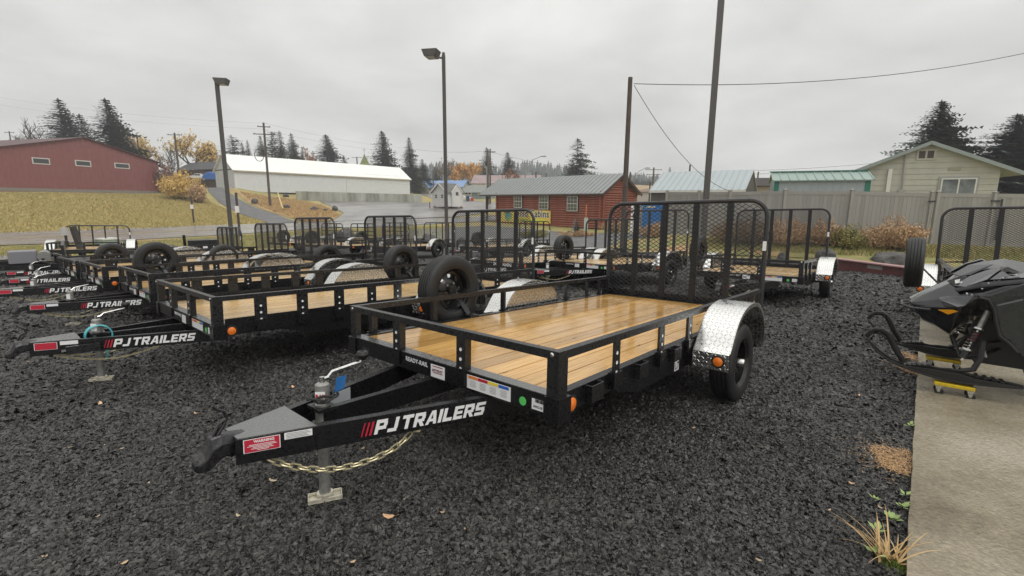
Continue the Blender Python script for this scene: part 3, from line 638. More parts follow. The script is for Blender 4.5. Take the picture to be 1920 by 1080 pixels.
    for (sx, sy, sz) in spares:
        w_ = wheel(root, sx, sy, sz, 1, 'spare_wheel', min(lod, wl), shaft=False)
        sg = 1 if sy > 0 else -1
        m = MB(); m.beam((sx+.02, sy-sg*.03, sz), (sx+.14, sg*hw, zd+.02), .05, .012, up=(0, 1, 0)).box(sx+.08, sx+.2, min(sg*hw, sg*(hw-.09)), max(sg*hw, sg*(hw-.09)), zd+.005, zd+.02).tube([(sx, sy-sg*.06, sz), (sx, sy+sg*.02, sz)], .05, 12)
        m.build('spare_mount', blackr, root)
    if gate: ramp_gate(root, L, W-.02, zd, gt, meshy, ladder=ladder, barw=barw, lod=lod)
    # rear corner uprights
    for q0, q1 in ((-hw-.02, -hw+.04), (hw-.04, hw+.02)): MB().box(L-.01, L+.05, q0, q1, zfb-.03, zd+.06).build('gate_hinge_bracket', black, root)
    cached('ring1', lambda: MB().lathe([(0, 0), (.05, 0), (.054, -.012), (.042, -.014), (0, -.01)], axis='y', n=20), 'lamp_ring', rubber, root, loc=(.15, -hw+.028, zfb+.045), smooth=True)
    cached('lens1', lambda: MB().lathe([(0, -.026), (.02, -.025), (.037, -.018), (.04, -.006)], axis='y', n=20), 'amber_lamp', amber, root, loc=(.15, -hw+.028, zfb+.045), smooth=True)
    if not tongue: return root
    # tongue: three channels meeting at the coupler
    bz0, bz1 = zfb-.125, zfb-.003; bx = sc+.16
    tip = {-1: (-.052), 0: 0., 1: .052}; join = {-1: -.5, 0: .0, 1: .42}
    mid = (bz0+bz1)/2
    for k in (-1, 1):
        MB().beam((bx, tip[k], mid), (.25, join[k]+(join[k]-tip[k])*.18, mid), .045, bz1-bz0).build('tongue_beam', black, root)
    MB().beam((bx+.45, 0.01, mid+.003), (.25, .006, mid+.003), .045, bz1-bz0-.006).build('tongue_beam', black, root)
    yb = lambda x, k: tip[k]+(join[k]-tip[k])*(x-bx)/(0-bx)
    gx = bx+.32
    MB().prism([(bx, yb(bx, -1)-.03, bz1+.001), (gx, yb(gx, -1)-.026, bz1+.001), (gx, yb(gx, 1)+.026, bz1+.001), (bx, yb(bx, 1)+.03, bz1+.001)], (0, 0, .007)).build('gusset_plate', wet_sheen, root)
    # coupler
    cp = empty('coupler', (sc, 0, 0)); cp.parent = root
    def cpl():
        m = MB(); sec = [(0, .024, -.052, -.022), (.012, .037, -.062, -.003), (.04, .042, -.064, .018), (.056, .043, -.06, .05), (.07, .044, -.05, .082), (.11, .044, -.02, .088), (.17, .042, -.016, .076), (.22, .042, -.04, .068), (.3, .042, -.055, .066)]
        vs = []
        for x, w_, a, b in sec: vs += [(x, -w_, a), (x, w_, a), (x, w_*1., (a+b)/2+.01), (x, w_*.6, b), (x, -w_*.6, b), (x, -w_, (a+b)/2+.01)]
        fs = [(0, 1, 2, 3, 4, 5)]; n = len(sec)
        for i in range(n-1):
            for q in range(6): fs.append((i*6+q, i*6+(q+1) % 6, i*6+6+(q+1) % 6, i*6+6+q))
        fs.append(tuple((n-1)*6+q for q in range(5, -1, -1))); return m.add(vs, fs)
    o = cached('coupler', cpl, 'coupler_body', blackr, cp, loc=(0, 0, mid-.0), bevel=.007)
    o = cached('lever', lambda: MB().tube([(.10, 0, .08), (.125, 0, .115), (.145, 0, .15), (.135, 0, .185), (.105, 0, .205), (.09, 0, .225)], [.013, .013, .012, .011, .009, .007], 8, flat=.7).tube([(.085, 0, .08), (.11, .0, .13), (.14, 0, .15)], .008, 6), 'coupler_latch', blackr, cp, loc=(0, 0, mid), smooth=True)
    # jack
    jx = sc+.625; j = empty('tongue_jack', (jx, .03, 0)); j.parent = root; top = bz1+.13; foot = -oz+lotz(ox+ex.x*jx, oy+ex.y*jx)-ex.z*jx
    MB().lathe([(0, top+.012), (.026, top+.01), (.038, top), (.039, bz1+.02), (.039, bz0-.05), (.036, bz0-.052)], n=24).build('jack_tube', galv, j, smooth=True)
    MB().lathe([(.031, bz0-.04), (.031, foot+.03)], n=20).build('jack_inner_tube', galv, j, smooth=True)
    ft = MB(); ft.box(-.042, .042, -.09, .09, foot+.008, foot+.016)
    ft.box(-.042, -.037, -.09, .09, foot+.016, foot+.034).box(.037, .042, -.09, .09, foot+.016, foot+.034).box(-.037, .037, -.09, -.084, foot+.016, foot+.034).box(-.037, .037, .084, .09, foot+.016, foot+.034)
    ft.tube([(0, 0, foot+.017), (0, 0, foot+.05)], .045, 16); fo = ft.build('jack_foot', trayw, j, bevel=.006); fo.rotation_euler = (0, 0, radians(65)) 
    MB().box(-.055, .055, -.07, .07, bz1-.005, bz1+.012).build('jack_bracket', blackr, j)
    hz = top+.03
    cr = MB().tube([(0, 0, top), (0, 0, hz+.012)], .014, 10).tube([(-.01, 0, hz), (.03, -.005, hz+.004), (.06, -.0, hz+.03), (.17, -.03, hz+.055), (.21, -.04, hz+.062), (.222, -.042, hz+.085)], .0085, 8).build('crank_handle', zinc, j, smooth=True)
    MB().lathe([(.012, hz+.072), (.03, hz+.085), (.036, hz+.105), (.028, hz+.122), (.014, hz+.124), (.012, hz+.112)], c=(.222, -.042, 0), n=18).build('crank_knob', rubber, j, smooth=True)
    lab = MB().box(-.026, .026, -.0415, -.0398, top-.105, top-.03).build('jack_label', white, j); lab.rotation_euler = (0, 0, -.75)
    if lod == 0:
        cs, ss = cos(-.75), sin(-.75)
        place_text('RAM', .027, redv, j, (-.024*cs+.0423*ss, -.024*ss-.0423*cs, top-.063), (cs, ss, 0), (0, 0, 1), off=.0012)
    if chainp:
        a = bx+.12
        p = [(a, -.075, bz0-.005), (a+.08, -.12, bz0-.06), (a+.24, -.18, bz0-.125), (a+.42, -.24, bz0-.135), (a+.58, -.30, bz0-.09), (a+.69, -.33, bz0-.01)] if lod == 0 else [(a, -.06, bz0-.005), (a+.2, -.1, bz0-.08), (a+.45, -.16, bz0-.11), (a+.7, -.25, bz0-.05), (a+.8, -.3, bz0)]
        # sampled smoothly
        P = []
        for i in range(len(p)-1):
            p0, p1, p2, p3 = [Vector(p[max(0, min(len(p)-1, q))]) for q in (i-1, i, i+1, i+2)]
            for k in range(4):
                t = k/4; P.append(.5*((2*p1)+(p2-p0)*t+(2*p0-5*p1+4*p2-p3)*t*t+(3*p1-p0-3*p2+p3)*t**3))
        P.append(Vector(p[-1])); chain(root, P, lod)
        if lod: chain(root, [Vector((q.x, -q.y, q.z)) for q in P], 1)
        MB().tube([(a, -.08, bz0), (a, -.08, bz0-.025)], .014, 10).build('chain_bolt', blackr, root, smooth=True)
    # outer face of the right-hand beam (local -y side)
    d = Vector((-bx, join[-1]-tip[-1], 0)).normalized(); nrm = Vector((d.y, -d.x, 0)); 
    def onb(x): return Vector((x, yb(x, -1), 0))+nrm*.0235
    # remember tip/join use +y = local -y for k=+1
    if logo:
        xs = -.67; h = .072 if lod == 0 else .074
        lw = .78
        for k in range(3):
            a = onb(xs-.012+k*.019); w_ = (.006, .009, .012)[k]; sh = .02
            z0 = mid-.036; mm = MB(); q0 = a; q1 = a+d*w_
            mm.prism([q0+Vector((0, 0, z0)), q1+Vector((0, 0, z0)), q1+d*sh+Vector((0, 0, z0+h)), q0+d*sh+Vector((0, 0, z0+h))], nrm*.0015); mm.build('red_stripe', redv, root)
        o_ = onb(xs+.05)+Vector((0, 0, mid-.036)); brand(root, o_, d, nrm)
    a = onb(bx+.02)
    def bst(x, z, w, h, m_, nm='sticker', out=.0):
        a = onb(x)+nrm*out; return MB().prism([a+Vector((0, 0, z)), a+d*w+Vector((0, 0, z)), a+d*w+Vector((0, 0, z+h)), a+Vector((0, 0, z+h))], nrm*.0012).build(nm, m_, root)
    bst(bx+.03, bz1-.072, .155, .066, white, 'warning_label'); bst(bx+.034, bz1-.069, .147, .06, redv, 'warning_label', .0014)
    bst(bx+.192, bz1-.038, .125, .034, white, 'certification_label')
    if lod == 0:
        a = onb(bx+.07)+nrm*.003; place_text('WARNING', .018, white, root, (a.x, a.y, bz1-.026), d, (0, 0, 1), off=.0006)
        for k in range(5):
            w_ = (.11, .125, .08, .095, .05)[k]; bst(bx+.107-w_/2, bz1-.036-k*.0065, w_, .0022, white, 'print_line', .003)
        for k in range(4): bst(bx+.2, bz1-.011-k*.007, (.1, .108, .09, .1)[k], .0025, inkgrey, 'print_line', .0016)
    if lod < 2:
        # stickers on the front crossbar: y falls towards the right side
        sticker(root, -.001, zd-.1, .36 if lod == 0 else .34, .085, white, y=-.52, name='safety_label')
        for k, m_ in enumerate((orangev, redv, yellowv, bluev)): sticker(root, -.0026, zd-.036, .08, .018, m_, y=-.52+.126-k*.084, name='safety_label_header')
        sticker(root, -.001, zd-.095, .13, .06, white, y=-.92, name='stock_label')
        cached('greendot', lambda: MB().lathe([(0, -.002), (.025, -.0018), (.025, 0)], axis='x', n=20), 'green_sticker', greenv, root, loc=(-.001, -.79, zd-.07))
        place_text('READY-RAIL', .042, white, root, (-.0015, .29, zd-.052), (0, -1, 0), (0, 0, 1), off=.0007, space=1.08)
        sticker(root, -.001, zd-.105, .14, .085, white, y=-.06, name='dealer_label')
    return root
# ------------------------------------------------------------------ the trailers of the yard, measured front row first
T1 = trailer('nearest black utility trailer with wet pine deck, mesh ramp gate and spare tyre', -.535, 2.921, .850, .020, .849, .483, 4.033, -1.368, 1.877, ax=2.44, lod=0, postw=.082,
    rposts=[.62, 1.29, 1.84, 3.2, 3.45, 3.75], lposts=[.2, .85, 1.82, 3.02, 3.53, 3.85], spares=[(1.17, 1.17, .87)], group='utility trailers in the yard')
def t1_extras():
    bz1 = .48
    # coiled plug cable round the jack, blue tag on the crank, serial plate on the far beam
    P = []
    for k in range(40):
        a = k*2*pi/13; r = .07+.012*sin(k*.7); P.append((-.743+r*cos(a), .03+r*sin(a), bz1+.05+.012*sin(k*1.3)+.0006*k))
    P += [(-.68, .14, bz1+.03), (-.6, .2, bz1+.02)]
    MB().tube(P, .007, 6).build('coiled_cable', rubber, T1, smooth=True)
    m = MB(); a = Vector((-.67, .01, bz1+.155)); m.prism([a, a+Vector((.045, -.03, .012)), a+Vector((.03, -.03, -.06)), a+Vector((-.012, .004, -.085))], (.001, .002, 0)); m.build('blue_tag', bluetag, T1)
    m = MB(); q = Vector((-.7, .178, bz1-.1)); e = Vector((1.208, .368, 0)).normalized(); m.prism([q, q+e*.26, q+e*.26+Vector((0, 0, .09)), q+Vector((0, 0, .09))], (.0, -.002, 0))
    o = m.build('serial_plate', mat('plate_grey', (.45, .48, .5), .35, metal=.2), T1)
    sticker(T1, 1.64, .38, .085, .085, white, y=-.990, name='size_sticker', front=False)
    place_text('U7', .085, ink, T1, (1.645, -.9925, .39), (1, 0, 0), (0, 0, 1), off=.002, sx=.75)
    # printed lines of the labels
    for k in range(4):
        for r in range(5):
            w = .055 if r % 2 else .045; sticker(T1, -.0024, .598-.05-r*.0085, w, .0025, inkgrey, y=-.52+.126-k*.084, name='print_line')
    for k in range(7): sticker(T1, -.0024, .545, .004+.003*(k % 3), .018, ink, y=-.88-k*.009, name='barcode_bar')
    place_text('2890218', .018, ink, T1, (-.0026, -.865, .515), (0, -1, 0), (0, 0, 1), off=.0004)
    for r in range(3): sticker(T1, -.0024, .565-r*.021, .1, .005, mat('ink_maroon', (.25, .02, .03), .5), y=-.06, name='print_line')
    place_text('Sales & Service', .017, ink, T1, (-.0026, -.0, .532), (0, -1, 0), (0, 0, 1), off=.0003)
    place_text('213', .06, mat('chalk_mark', (.16, .16, .16), .9), T1, (-.0015, .86, .50), (0, -1, 0), (0, 0, 1), shear=.2, off=-.0012)
t1_extras()
chan = [.45+.42*k for k in range(5)]
T2 = trailer('second black utility trailer with many side stakes and teal cable on its jack', -3.566, 4.857, .854, .012, .83, .441, 4.75, -1.318, 1.82, ax=2.85, lod=1, woodm=wood2,
    rposts=[.42, .84, 1.26, 1.68, 2.05, 3.5, 3.9, 4.4], postw=.12, spares=[(3.7, 1.2, .84)], solid=.05)
m = MB()
for k in range(4): m.tube([(-.69+.1*cos(a)*1.0, .0+.02*k-.03, .42+.1*sin(a)) for a in [q*2*pi/20 for q in range(20)]], .006, 6, closed=True)
m.tube([(-.66, -.03, .36), (-.64, -.06, .25), (-.65, -.05, .2)], .008, 6); m.build('teal_cable_coil', teal, T2, smooth=True)
MB().box(-.95, -.72, -.29, -.25, .33, .4).tube([(-.98, -.27, .36), (-.72, -.27, .37)], .018, 8).build('lock_box', blackr, T2)
T3 = trailer('third black utility trailer in the row, its label beam ending beside the second jack', -6.148, 7.402, .873, -.004, .81, .40, 4.9, -1.38, 1.72, ax=2.9, lod=1, woodm=wood2,
    rposts=[.45, .9, 1.35, 1.8, 2.2, 3.7, 4.2, 4.6], postw=.12, spares=[(.6, 1.2, .86), (4.0, 1.2, .70)], solid=.05)
T4 = trailer('fourth black utility trailer in the left row with an orange side lamp', -8.041, 8.748, .887, -.010, .80, .443, 4.43, -1.4, 1.675, ax=2.8, lod=1, woodm=wood2,
    rposts=[.45, .9, 1.35, 1.8, 3.6, 4.1], postw=.12, spares=[(2.7, 1.15, .68)], solid=.05)
T5 = trailer('fifth black utility trailer in the left row, showing only its white lettering', -9.95, 10.28, .897, -.02, .80, .44, 4.43, -1.1, 1.5, ax=2.7, lod=1, woodm=wood2, postw=.12, spares=[(1.0, 1.1, .72)])
T6 = trailer('sixth black utility trailer, farthest tongue at the left edge of the row', -11.85, 12.07, .875, -.03, .79, .44, 4.02, -1.15, 1.36, ax=2.5, lod=1, woodm=wood2)
RA = trailer('black utility trailer with open mesh gate and bright diamond fender behind the nearest gate', 4.626, 9.18, .87, .024, .85, .43, 3.2, -1.7, 1.98, ax=2.0, lod=1, woodm=wood2, postw=.08, rposts=[.5, 1.0, 2.8], lposts=[.6, 1.3, 2.8], spares=[(.3, 1.0, .95)])
RB = trailer('black utility trailer with white fender glimpsed through the nearest mesh gate', 1.531, 11.221, .752, .02, .863, .47, 3.6, -1.59, 2.0, ax=2.35, lod=1, woodm=wood2, postw=.06, spares=[(.9, 1.15, .9)], rposts=[.7, 1.35, 3.3], meshy=False)
RC = trailer('black utility trailer with spare wheel and plain bar gate before the log cabin', -.484, 11.99, .74, .014, .83, .44, 5.0, -1.4, 1.75, ax=3.2, lod=1, woodm=wood2, postw=.06, meshy=False, spares=[])
def far_trailer(label, px, py, yaw, L, gt, pxgate=True, **k):
    g = lot(px, py); c, s = cos(yaw), sin(yaw); k.setdefault('ax', L*.6)
    return trailer(label, g.x-c*L, g.y-s*L, yaw, .0, .82, .44, L, -1.3, gt, lod=2, woodm=wood2, logo=k.pop('logo', False), jack_h=.5, **k)
far_trailer('small trailer with ladder-bar gate, left of the two by the boulders', 623, 470, .95, 3.2, 1.55, ladder=True, meshy=False, spares=[(1., 1.15, .85)], tongue=False)
far_trailer('small trailer with ladder-bar gate directly behind the third mesh gate', 680, 474, .95, 3.2, 1.55, ladder=True, meshy=False, spares=[(1., 1.15, .85)], tongue=False)
far_trailer('trailer whose ladder-bar gate shows through the third mesh gate', 741, 476, .95, 3.4, 1.6, ladder=True, meshy=False, spares=[(2.2, 1.15, .85)], tongue=False)
far_trailer('trailer with plain bar gate left of the second mesh gate', 823, 478, 1.0, 3.6, 1.62, meshy=False, barw=.04)
far_trailer('trailer with white fenders seen past the right edge of the second mesh gate', 1000, 478, .8, 4.2, 1.7, meshy=False, spares=[(1.4, 1.15, .85)], logo=True)
FE = far_trailer('small trailer with low rounded gate at the left edge beside the wooden post', 190, 486, 2.15, 3.0, 1.42, meshy=False, barw=.05, tongue=False, nfront=1)
# right-hand trailer half hidden behind the snowmobile
RR = None
def right_trailer():
    g = lot(1905, 515); yaw = .86; L = 2.6; c, s = cos(yaw), sin(yaw)
    return trailer('black mesh-gated trailer standing behind the snowmobile', 6.25, 5.02, .86, .02, .95, .5, 4.6, -1.2, 1.93, ax=3.2, lod=1, woodm=wood2, tongue=False, wl=0, spares=[(.5, 1.38, 1.0)], postw=.06, rposts=[.9, 1.9, 4.2])
RR = right_trailer()
# ------------------------------------------------------------------ buildings
def siding_mat(name, col, pitch, axis=0, depth=.012, rough=.5, var=.15, metal=0.):
    m = mat(name, col, rough, var=var, vscale=1.2, metal=metal); nt = m.node_tree; L = nt.links.new; b = nt.nodes['Principled BSDF']
    tc = nd(nt, 'ShaderNodeTexCoord'); s = nd(nt, 'ShaderNodeSeparateXYZ'); L(tc.outputs['Object'], s.inputs[0])
    a = nd(nt, 'ShaderNodeMath', operation='DIVIDE', i_1=pitch); L(s.outputs[axis], a.inputs[0]); f = nd(nt, 'ShaderNodeMath', operation='FRACT'); L(a.outputs[0], f.inputs[0])
    r = nd(nt, 'ShaderNodeMapRange', i_1=.0, i_2=.22, i_3=0., i_4=1.); L(f.outputs[0], r.inputs[0])
    bp = nd(nt, 'ShaderNodeBump', i_Strength=1., i_Distance=depth); L(r.outputs[0], bp.inputs['Height']); L(bp.outputs[0], b.inputs['Normal']); return m
glass = mat('dark_glass', (.05, .055, .055), .06); framew = mat('window_frame_white', (.62, .61, .57), .5); dark = mat('dark_opening', (.02, .02, .02), .8)
def wallhit(px, py, A, d):
    """pixel to (distance along the wall, height) on the vertical plane through A along d"""
    r = ray(px, py); n = Vector((-d.y, d.x, 0)); k = (A-CP).dot(n)/r.dot(n); p = CP+r*k; return (p-A).dot(d), p.z
class House:
    def __init__(s, name, label, A, B, depth, ze, zr, wallm, roofm, cat='building', ridge='x', ov=.25, th=.08, zb=None, trim=None, ribs=None, group=None, endov=None, gablem=None, roof_name='roof'):
        A = Vector((A.x, A.y, 0)); B = Vector((B.x, B.y, 0)); s.A = A; s.d = (B-A).normalized(); s.L = (B-A).length; s.n = Vector((-s.d.y, s.d.x, 0))
        ang = math.atan2(s.d.y, s.d.x); L, D = s.L, depth; s.D = D
        zb = zb if zb is not None else min(H(A.x, A.y), H(B.x, B.y), H(*(A+s.n*D).to_2d()), H(*(B+s.n*D).to_2d()))-.4; s.zb = zb
        s.root = empty(name, (A.x, A.y, 0), ang, label=label, cat=cat, group=group); ov2 = ov if endov is None else endov
        m = MB()
        if ridge == 'x': m.prism([(0, 0, zb), (0, D, zb), (0, D, ze), (0, D/2, zr), (0, 0, ze)], (L, 0, 0))
        else: m.prism([(0, 0, zb), (0, 0, ze), (L/2, 0, zr), (L, 0, ze), (L, 0, zb)], (0, D, 0))
        m.build('wall', wallm, s.root); W_ = D if ridge == 'x' else L; sl = (zr-ze)/(W_/2)
        e = .015
        for sg in (0, 1):
            if ridge == 'x':
                y0, y1 = (-ov, D/2) if sg == 0 else (D+ov, D/2); z0 = ze-sl*ov+e; q = [(-ov2, y0, z0), (-ov2, y1, zr+e), (-ov2, y1, zr+e+th), (-ov2, y0, z0+th)]; m = MB().prism(q, (L+2*ov2, 0, 0))
            else:
                x0, x1 = (-ov, L/2) if sg == 0 else (L+ov, L/2); z0 = ze-sl*ov+e; q = [(x0, -ov2, z0), (x1, -ov2, zr+e), (x1, -ov2, zr+e+th), (x0, -ov2, z0+th)]; m = MB().prism(q, (0, D+2*ov2, 0))
            m.build(roof_name, roofm, s.root)
        if ribs:
            m = MB(); n = int((L+2*ov2)/ribs)
            for k in range(n+1):
                x = -ov2+k*(L+2*ov2)/n; m.beam((x, -ov, ze-sl*ov+e+th+.015), (x, D/2, zr+e+th+.015), .05, .04)
            meta(m.build('roof_ribs', roofm, s.root), kind='stuff')
        if trim:
            m = MB()
            if ridge == 'x': m.box(-ov2-.02, L+ov2+.02, -ov-.04, -ov-.003, ze-sl*ov-.1, ze-sl*ov+th)
            else:
                for x0, x1 in ((-ov, L/2), (L+ov, L/2)): m.beam((x0, -ov2-.03, ze-sl*ov+.03), (x1, -ov2-.03, zr+.03), .05, .2)
            m.build('roof_trim', trim, s.root)
    def hit(s, px, py): return wallhit(px, py, s.A, s.d)
    def window(s, x0, y0, x1, y1, frame=framew, mull=(1, 1), fw=.06, name='window', pane=glass, off=0.):
        a, zt = s.hit(x0, (y0)); b, zb_ = s.hit(x1, y1); zt = s.hit((x0+x1)/2, y0)[1]; zb_ = s.hit((x0+x1)/2, y1)[1]; y = -off
        e = MB().box(a, b, y-.05, y-.003, zb_, zt).build(name, frame, s.root); nx, nz = mull; w = (b-a-fw*(nx+1))/nx; h = (zt-zb_-fw*(nz+1))/nz
        for i in range(nx):
            for j in range(nz):
                xx = a+fw+i*(w+fw); zz = zb_+fw+j*(h+fw); MB().box(xx, xx+w, y-.056, y-.051, zz, zz+h).build('pane', pane, e)
        return e
    def panel(s, x0, y0, x1, y1, m, name, t=.04, off=0.):
        a = s.hit(x0, (y0+y1)/2)[0]; b = s.hit(x1, (y0+y1)/2)[0]; zt = s.hit((x0+x1)/2, y0)[1]; zb_ = s.hit((x0+x1)/2, y1)[1]
        return MB().box(a, b, -off-t, -off-.003, zb_, zt).build(name, m, s.root)
# red metal-sided building
redm = siding_mat('red_metal_siding', (.24, .082, .078), .6, 0, .07, .5, .12); redroof = mat('dark_red_roof_edge', (.07, .02, .02), .5)
A = at(-8, 357, 59.4); B = at(303, 362, 80)
hr = House('red_metal_building', 'long red metal building with three slit windows on the grass hill', A, B, 40, (at(0, 281, 60).z+at(298, 305, 80).z)/2, at(148, 258, 69).z, redm, redroof, ridge='y', ov=.3, th=.15)
for a in ((59, 296, 94, 308), (140, 301, 171, 312), (214, 306, 243, 316)): hr.window(*a, fw=.12)
hr.panel(-8, 355, 302, 360.5, mat('foundation', (.22, .2, .18), .8), 'foundation')
# long white metal storage building
whm = siding_mat('white_metal_siding', (.66, .68, .69), .5, 0, .022, .45, .08); whr = mat('white_metal_roof', (.82, .84, .8), .35, var=.07, vscale=.5)
A = at(441, 351, 90); B = at(769, 363, 124)
hw_ = House('white_storage_building', 'long white metal storage building with white roof on the hill', A, B, 8.5, (at(439, 315, 90).z+at(769, 337, 124).z)/2-.05, at(418, 289, 93).z-.1, whm, whr, ov=.35, th=.12, trim=mat('tan_trim', (.45, .4, .3), .5))
MB().box(-.03, -.01, .2, 8.2, at(420, 318, 91).z, at(420, 318, 91).z+.15).build('door_track', dark, hw_.root)
MB().box(hw_.L*.56, hw_.L*.56+.2, -.1, -.02, hw_.zb, at(620, 330, 106).z).build('downspout', framew, hw_.root)
# retaining wall below it
rw = at(556, 376, 94); rb = at(792, 379, 110); d = (rb-rw); d.z = 0; L_ = d.length; d.normalize()
r = empty('retaining_wall', (rw.x, rw.y, 0), math.atan2(d.y, d.x), label='streaked concrete retaining wall below the white storage building', cat='wall')
cw = mat('streaked_concrete', (.42, .42, .36), .8, var=.45, vscale=.8, stretch=(1, 1, .15), col2=(.2, .2, .16)); n = 12
zt0 = at(557, 358.5, 95).z; zt1 = at(792, 365, 110).z
for k in range(n):
    x0, x1 = L_*k/n, L_*(k+1)/n-.03; za = zt0+(zt1-zt0)*(k+.5)/n; MB().box(x0, x1, 0, .35, -.6, za).build('wall_panel', cw, r)
# log cabin
logm = mat('red_log_stain', (.30, .125, .075), .45, var=.35, vscale=2.5, stretch=(.6, 1, 5), col2=(.24, .035, .022)); croof = mat('grey_green_metal_roof', (.25, .265, .26), .4, metal=.2, var=.1, vscale=1)
A = Vector(((933-960)/871.35*51, 51, 0)); B = at(1126, 432, 41); zE = 2.45; zR = 3.98
cb = empty('log_cabin', None, mw=Matrix.Translation((A.x, A.y, 0))@Matrix.Rotation(math.atan2(B.y-A.y, B.x-A.x), 4, 'Z'), label='red log cabin with grey metal roof and a yellow banner', cat='cabin')
d = Vector((B.x-A.x, B.y-A.y, 0)); CL = d.length; d.normalize(); CA = Vector((A.x, A.y, 0)); CD = 5.2; nl = 15; z0 = -.72; lh = (zE-z0)/nl
MB().box(.05, CL-.05, .05, CD-.05, z0-1.0, zE).build('plinth', mat('dark_skirting', (.05, .04, .035), .8), cb)
for k in range(nl):
    z = z0+lh*(k+.5); cached(('log', 'f'), lambda: MB().tube([(-.25, 0, 0), (CL+.25, 0, 0)], lh*.5, 10), 'log', logm, cb, loc=(0, 0, z), smooth=True)
    cached(('log', 'e'), lambda: MB().tube([(0, -.25, 0), (0, CD+.25, 0)], lh*.5, 10), 'log', logm, cb, loc=(CL, 0, z+lh*.5), smooth=True)
    cached(('log', 'e'), lambda: None, 'log', logm, cb, loc=(0, 0, z+lh*.5))
k = 0
while True:
    z = zE+lh*(k+.5); hw2 = CD/2*(1-(z-zE)/(zR-zE))
    if hw2 < .25: break
    for x in (0, CL): MB().tube([(x, CD/2-hw2, z), (x, CD/2+hw2, z)], lh*.5, 10).build('log', logm, cb, smooth=True)
    k += 1
sl = (zR-zE)/(CD/2); ovx0, ovx1, ovy = 2.6, .45, .45
for sg in (0, 1):
    y0 = -ovy if sg == 0 else CD+ovy; MB().prism([(-ovx0, y0, zE-sl*ovy+.1), (-ovx0, CD/2, zR+.1), (-ovx0, CD/2, zR+.17), (-ovx0, y0, zE-sl*ovy+.17)], (CL+ovx0+ovx1, 0, 0)).build('roof', croof, cb)
n = 34
for k in range(n+1):
    x = -ovx0+k*(CL+ovx0+ovx1)/n; cached('crib', lambda: MB().beam((0, -ovy, zE-sl*ovy+.19), (0, CD/2, zR+.19), .06, .05), 'roof_rib', croof, cb, loc=(x, 0, 0))
tr = mat('dark_brown_trim', (.06, .035, .025), .6)
MB().beam((CL+ovx1+.02, -ovy, zE-sl*ovy+.06), (CL+ovx1+.02, CD/2, zR+.06), .04, .22).beam((CL+ovx1+.02, CD+ovy, zE-sl*ovy+.06), (CL+ovx1+.02, CD/2, zR+.06), .04, .22).box(-ovx0, CL+ovx1, -ovy-.03, -ovy, zE-sl*ovy, zE-sl*ovy+.12).build('roof_trim', tr, cb)
for y in (.2, CD-.2): MB().box(-2.2, -2.02, y-.09, y+.09, -1.4, zE+.1).beam((-2.1, y, 1.6), (-1.4, y, 2.4), .1, .1).build('porch_post', tr, cb)
MB().box(-2.3, -.1, .1, CD-.1, -1.3, -.8).box(-2.25, -.4, .05, .1, .0, .1).box(-2.25, -.4, .05, .1, -.4, -.34).build('porch_floor', mat('porch_grey', (.2, .2, .2), .7), cb)
curt = mat('curtain_glass', (.16, .17, .14), .12, var=.6, vscale=5)
for (a, t, b, bt) in ((966, 365, 981, 389.5), (1013, 366, 1030.5, 392.5), (1065.5, 367.5, 1085.5, 396)):
    x0, _ = wallhit(a, 380, CA, d); x1, _ = wallhit(b, 380, CA, d); zt = wallhit((a+b)/2, t, CA, d)[1]; zb_ = wallhit((a+b)/2, bt, CA, d)[1]
    w = MB().box(x0-.06, x1+.06, -.17, -.03, zb_-.08, zt+.06).build('window', tr, cb)
    MB().box(x0, x1, -.2, -.171, zb_, zt).build('window_frame', framew, w); mx = (x1-x0-.15)/3; mz = (zt-zb_-.15)/2
    for i in range(2):
        MB().box(x0+.07, x1-.07, -.21, -.201, zb_+.06+i*(mz+.04), zb_+.06+i*(mz+.04)+mz-.02).build('pane', curt, w)
        for q in (1, 2): MB().box(x0+.05+q*mx, x0+.07+q*mx, -.216, -.211, zb_+.06+i*(mz+.04), zb_+.04+i*(mz+.04)+mz).build('muntin', framew, w)
        MB().box(x0+.07, x1-.07, -.2165, -.2115, zb_+.04+i*(mz+.04)+mz/2, zb_+.06+i*(mz+.04)+mz/2).build('muntin', framew, w)
# banner on the cabin wall
x0, _ = wallhit(942, 400, CA, d); x1, _ = wallhit(1035, 400, CA, d); bt = wallhit(1035, 395, CA, d)[1]; bb = wallhit(1034, 420, CA, d)[1]
ban = empty('banner', (0, 0, 0)); ban.matrix_world = cb.matrix_world; meta(ban, 'yellow Build Cabins banner on the front of the log cabin', 'banner')
MB().box(x0, x1, -.2, -.18, bb, bt).build('banner_sheet', mat('banner_yellow', (.72, .5, .08), .5, var=.35, vscale=1.2, col2=(.8, .62, .12)), ban)
MB().box(x0+(x1-x0)*.34, x1-.75, -.206, -.201, bb+.08, bb+.46).build('banner_strip', mat('banner_lime', (.68, .66, .06), .5), ban)
MB().lathe([(0, 0), (.55, 0), (.55, .01)], c=(x0+(x1-x0)*.16, -.212, (bb+bt)/2), axis='y', n=24).build('banner_emblem', mat('emblem_blue', (.08, .25, .4), .5, var=.8, vscale=3, col2=(.3, .55, .15)), ban)
xs = x0+(x1-x0)*.3
for off, m_, yy in ((.055, white, -.209), (.02, ink, -.2125)):
    place_text('Build Cabins', .98, m_, ban, (xs, yy, bb+.62), (1, 0, 0), (0, 0, 1), off=off, sx=.92, space=1.06)
    place_text('We', .5, m_, ban, (x0+.5, yy, bt-.42), (1, 0, 0), (0, 0, 1), off=off*.6)
place_text('SQUARE AGE', .34, ink, ban, (xs+.2, -.2085, bb+.15), (1, 0, 0), (0, 0, 1), off=.012, space=1.5)
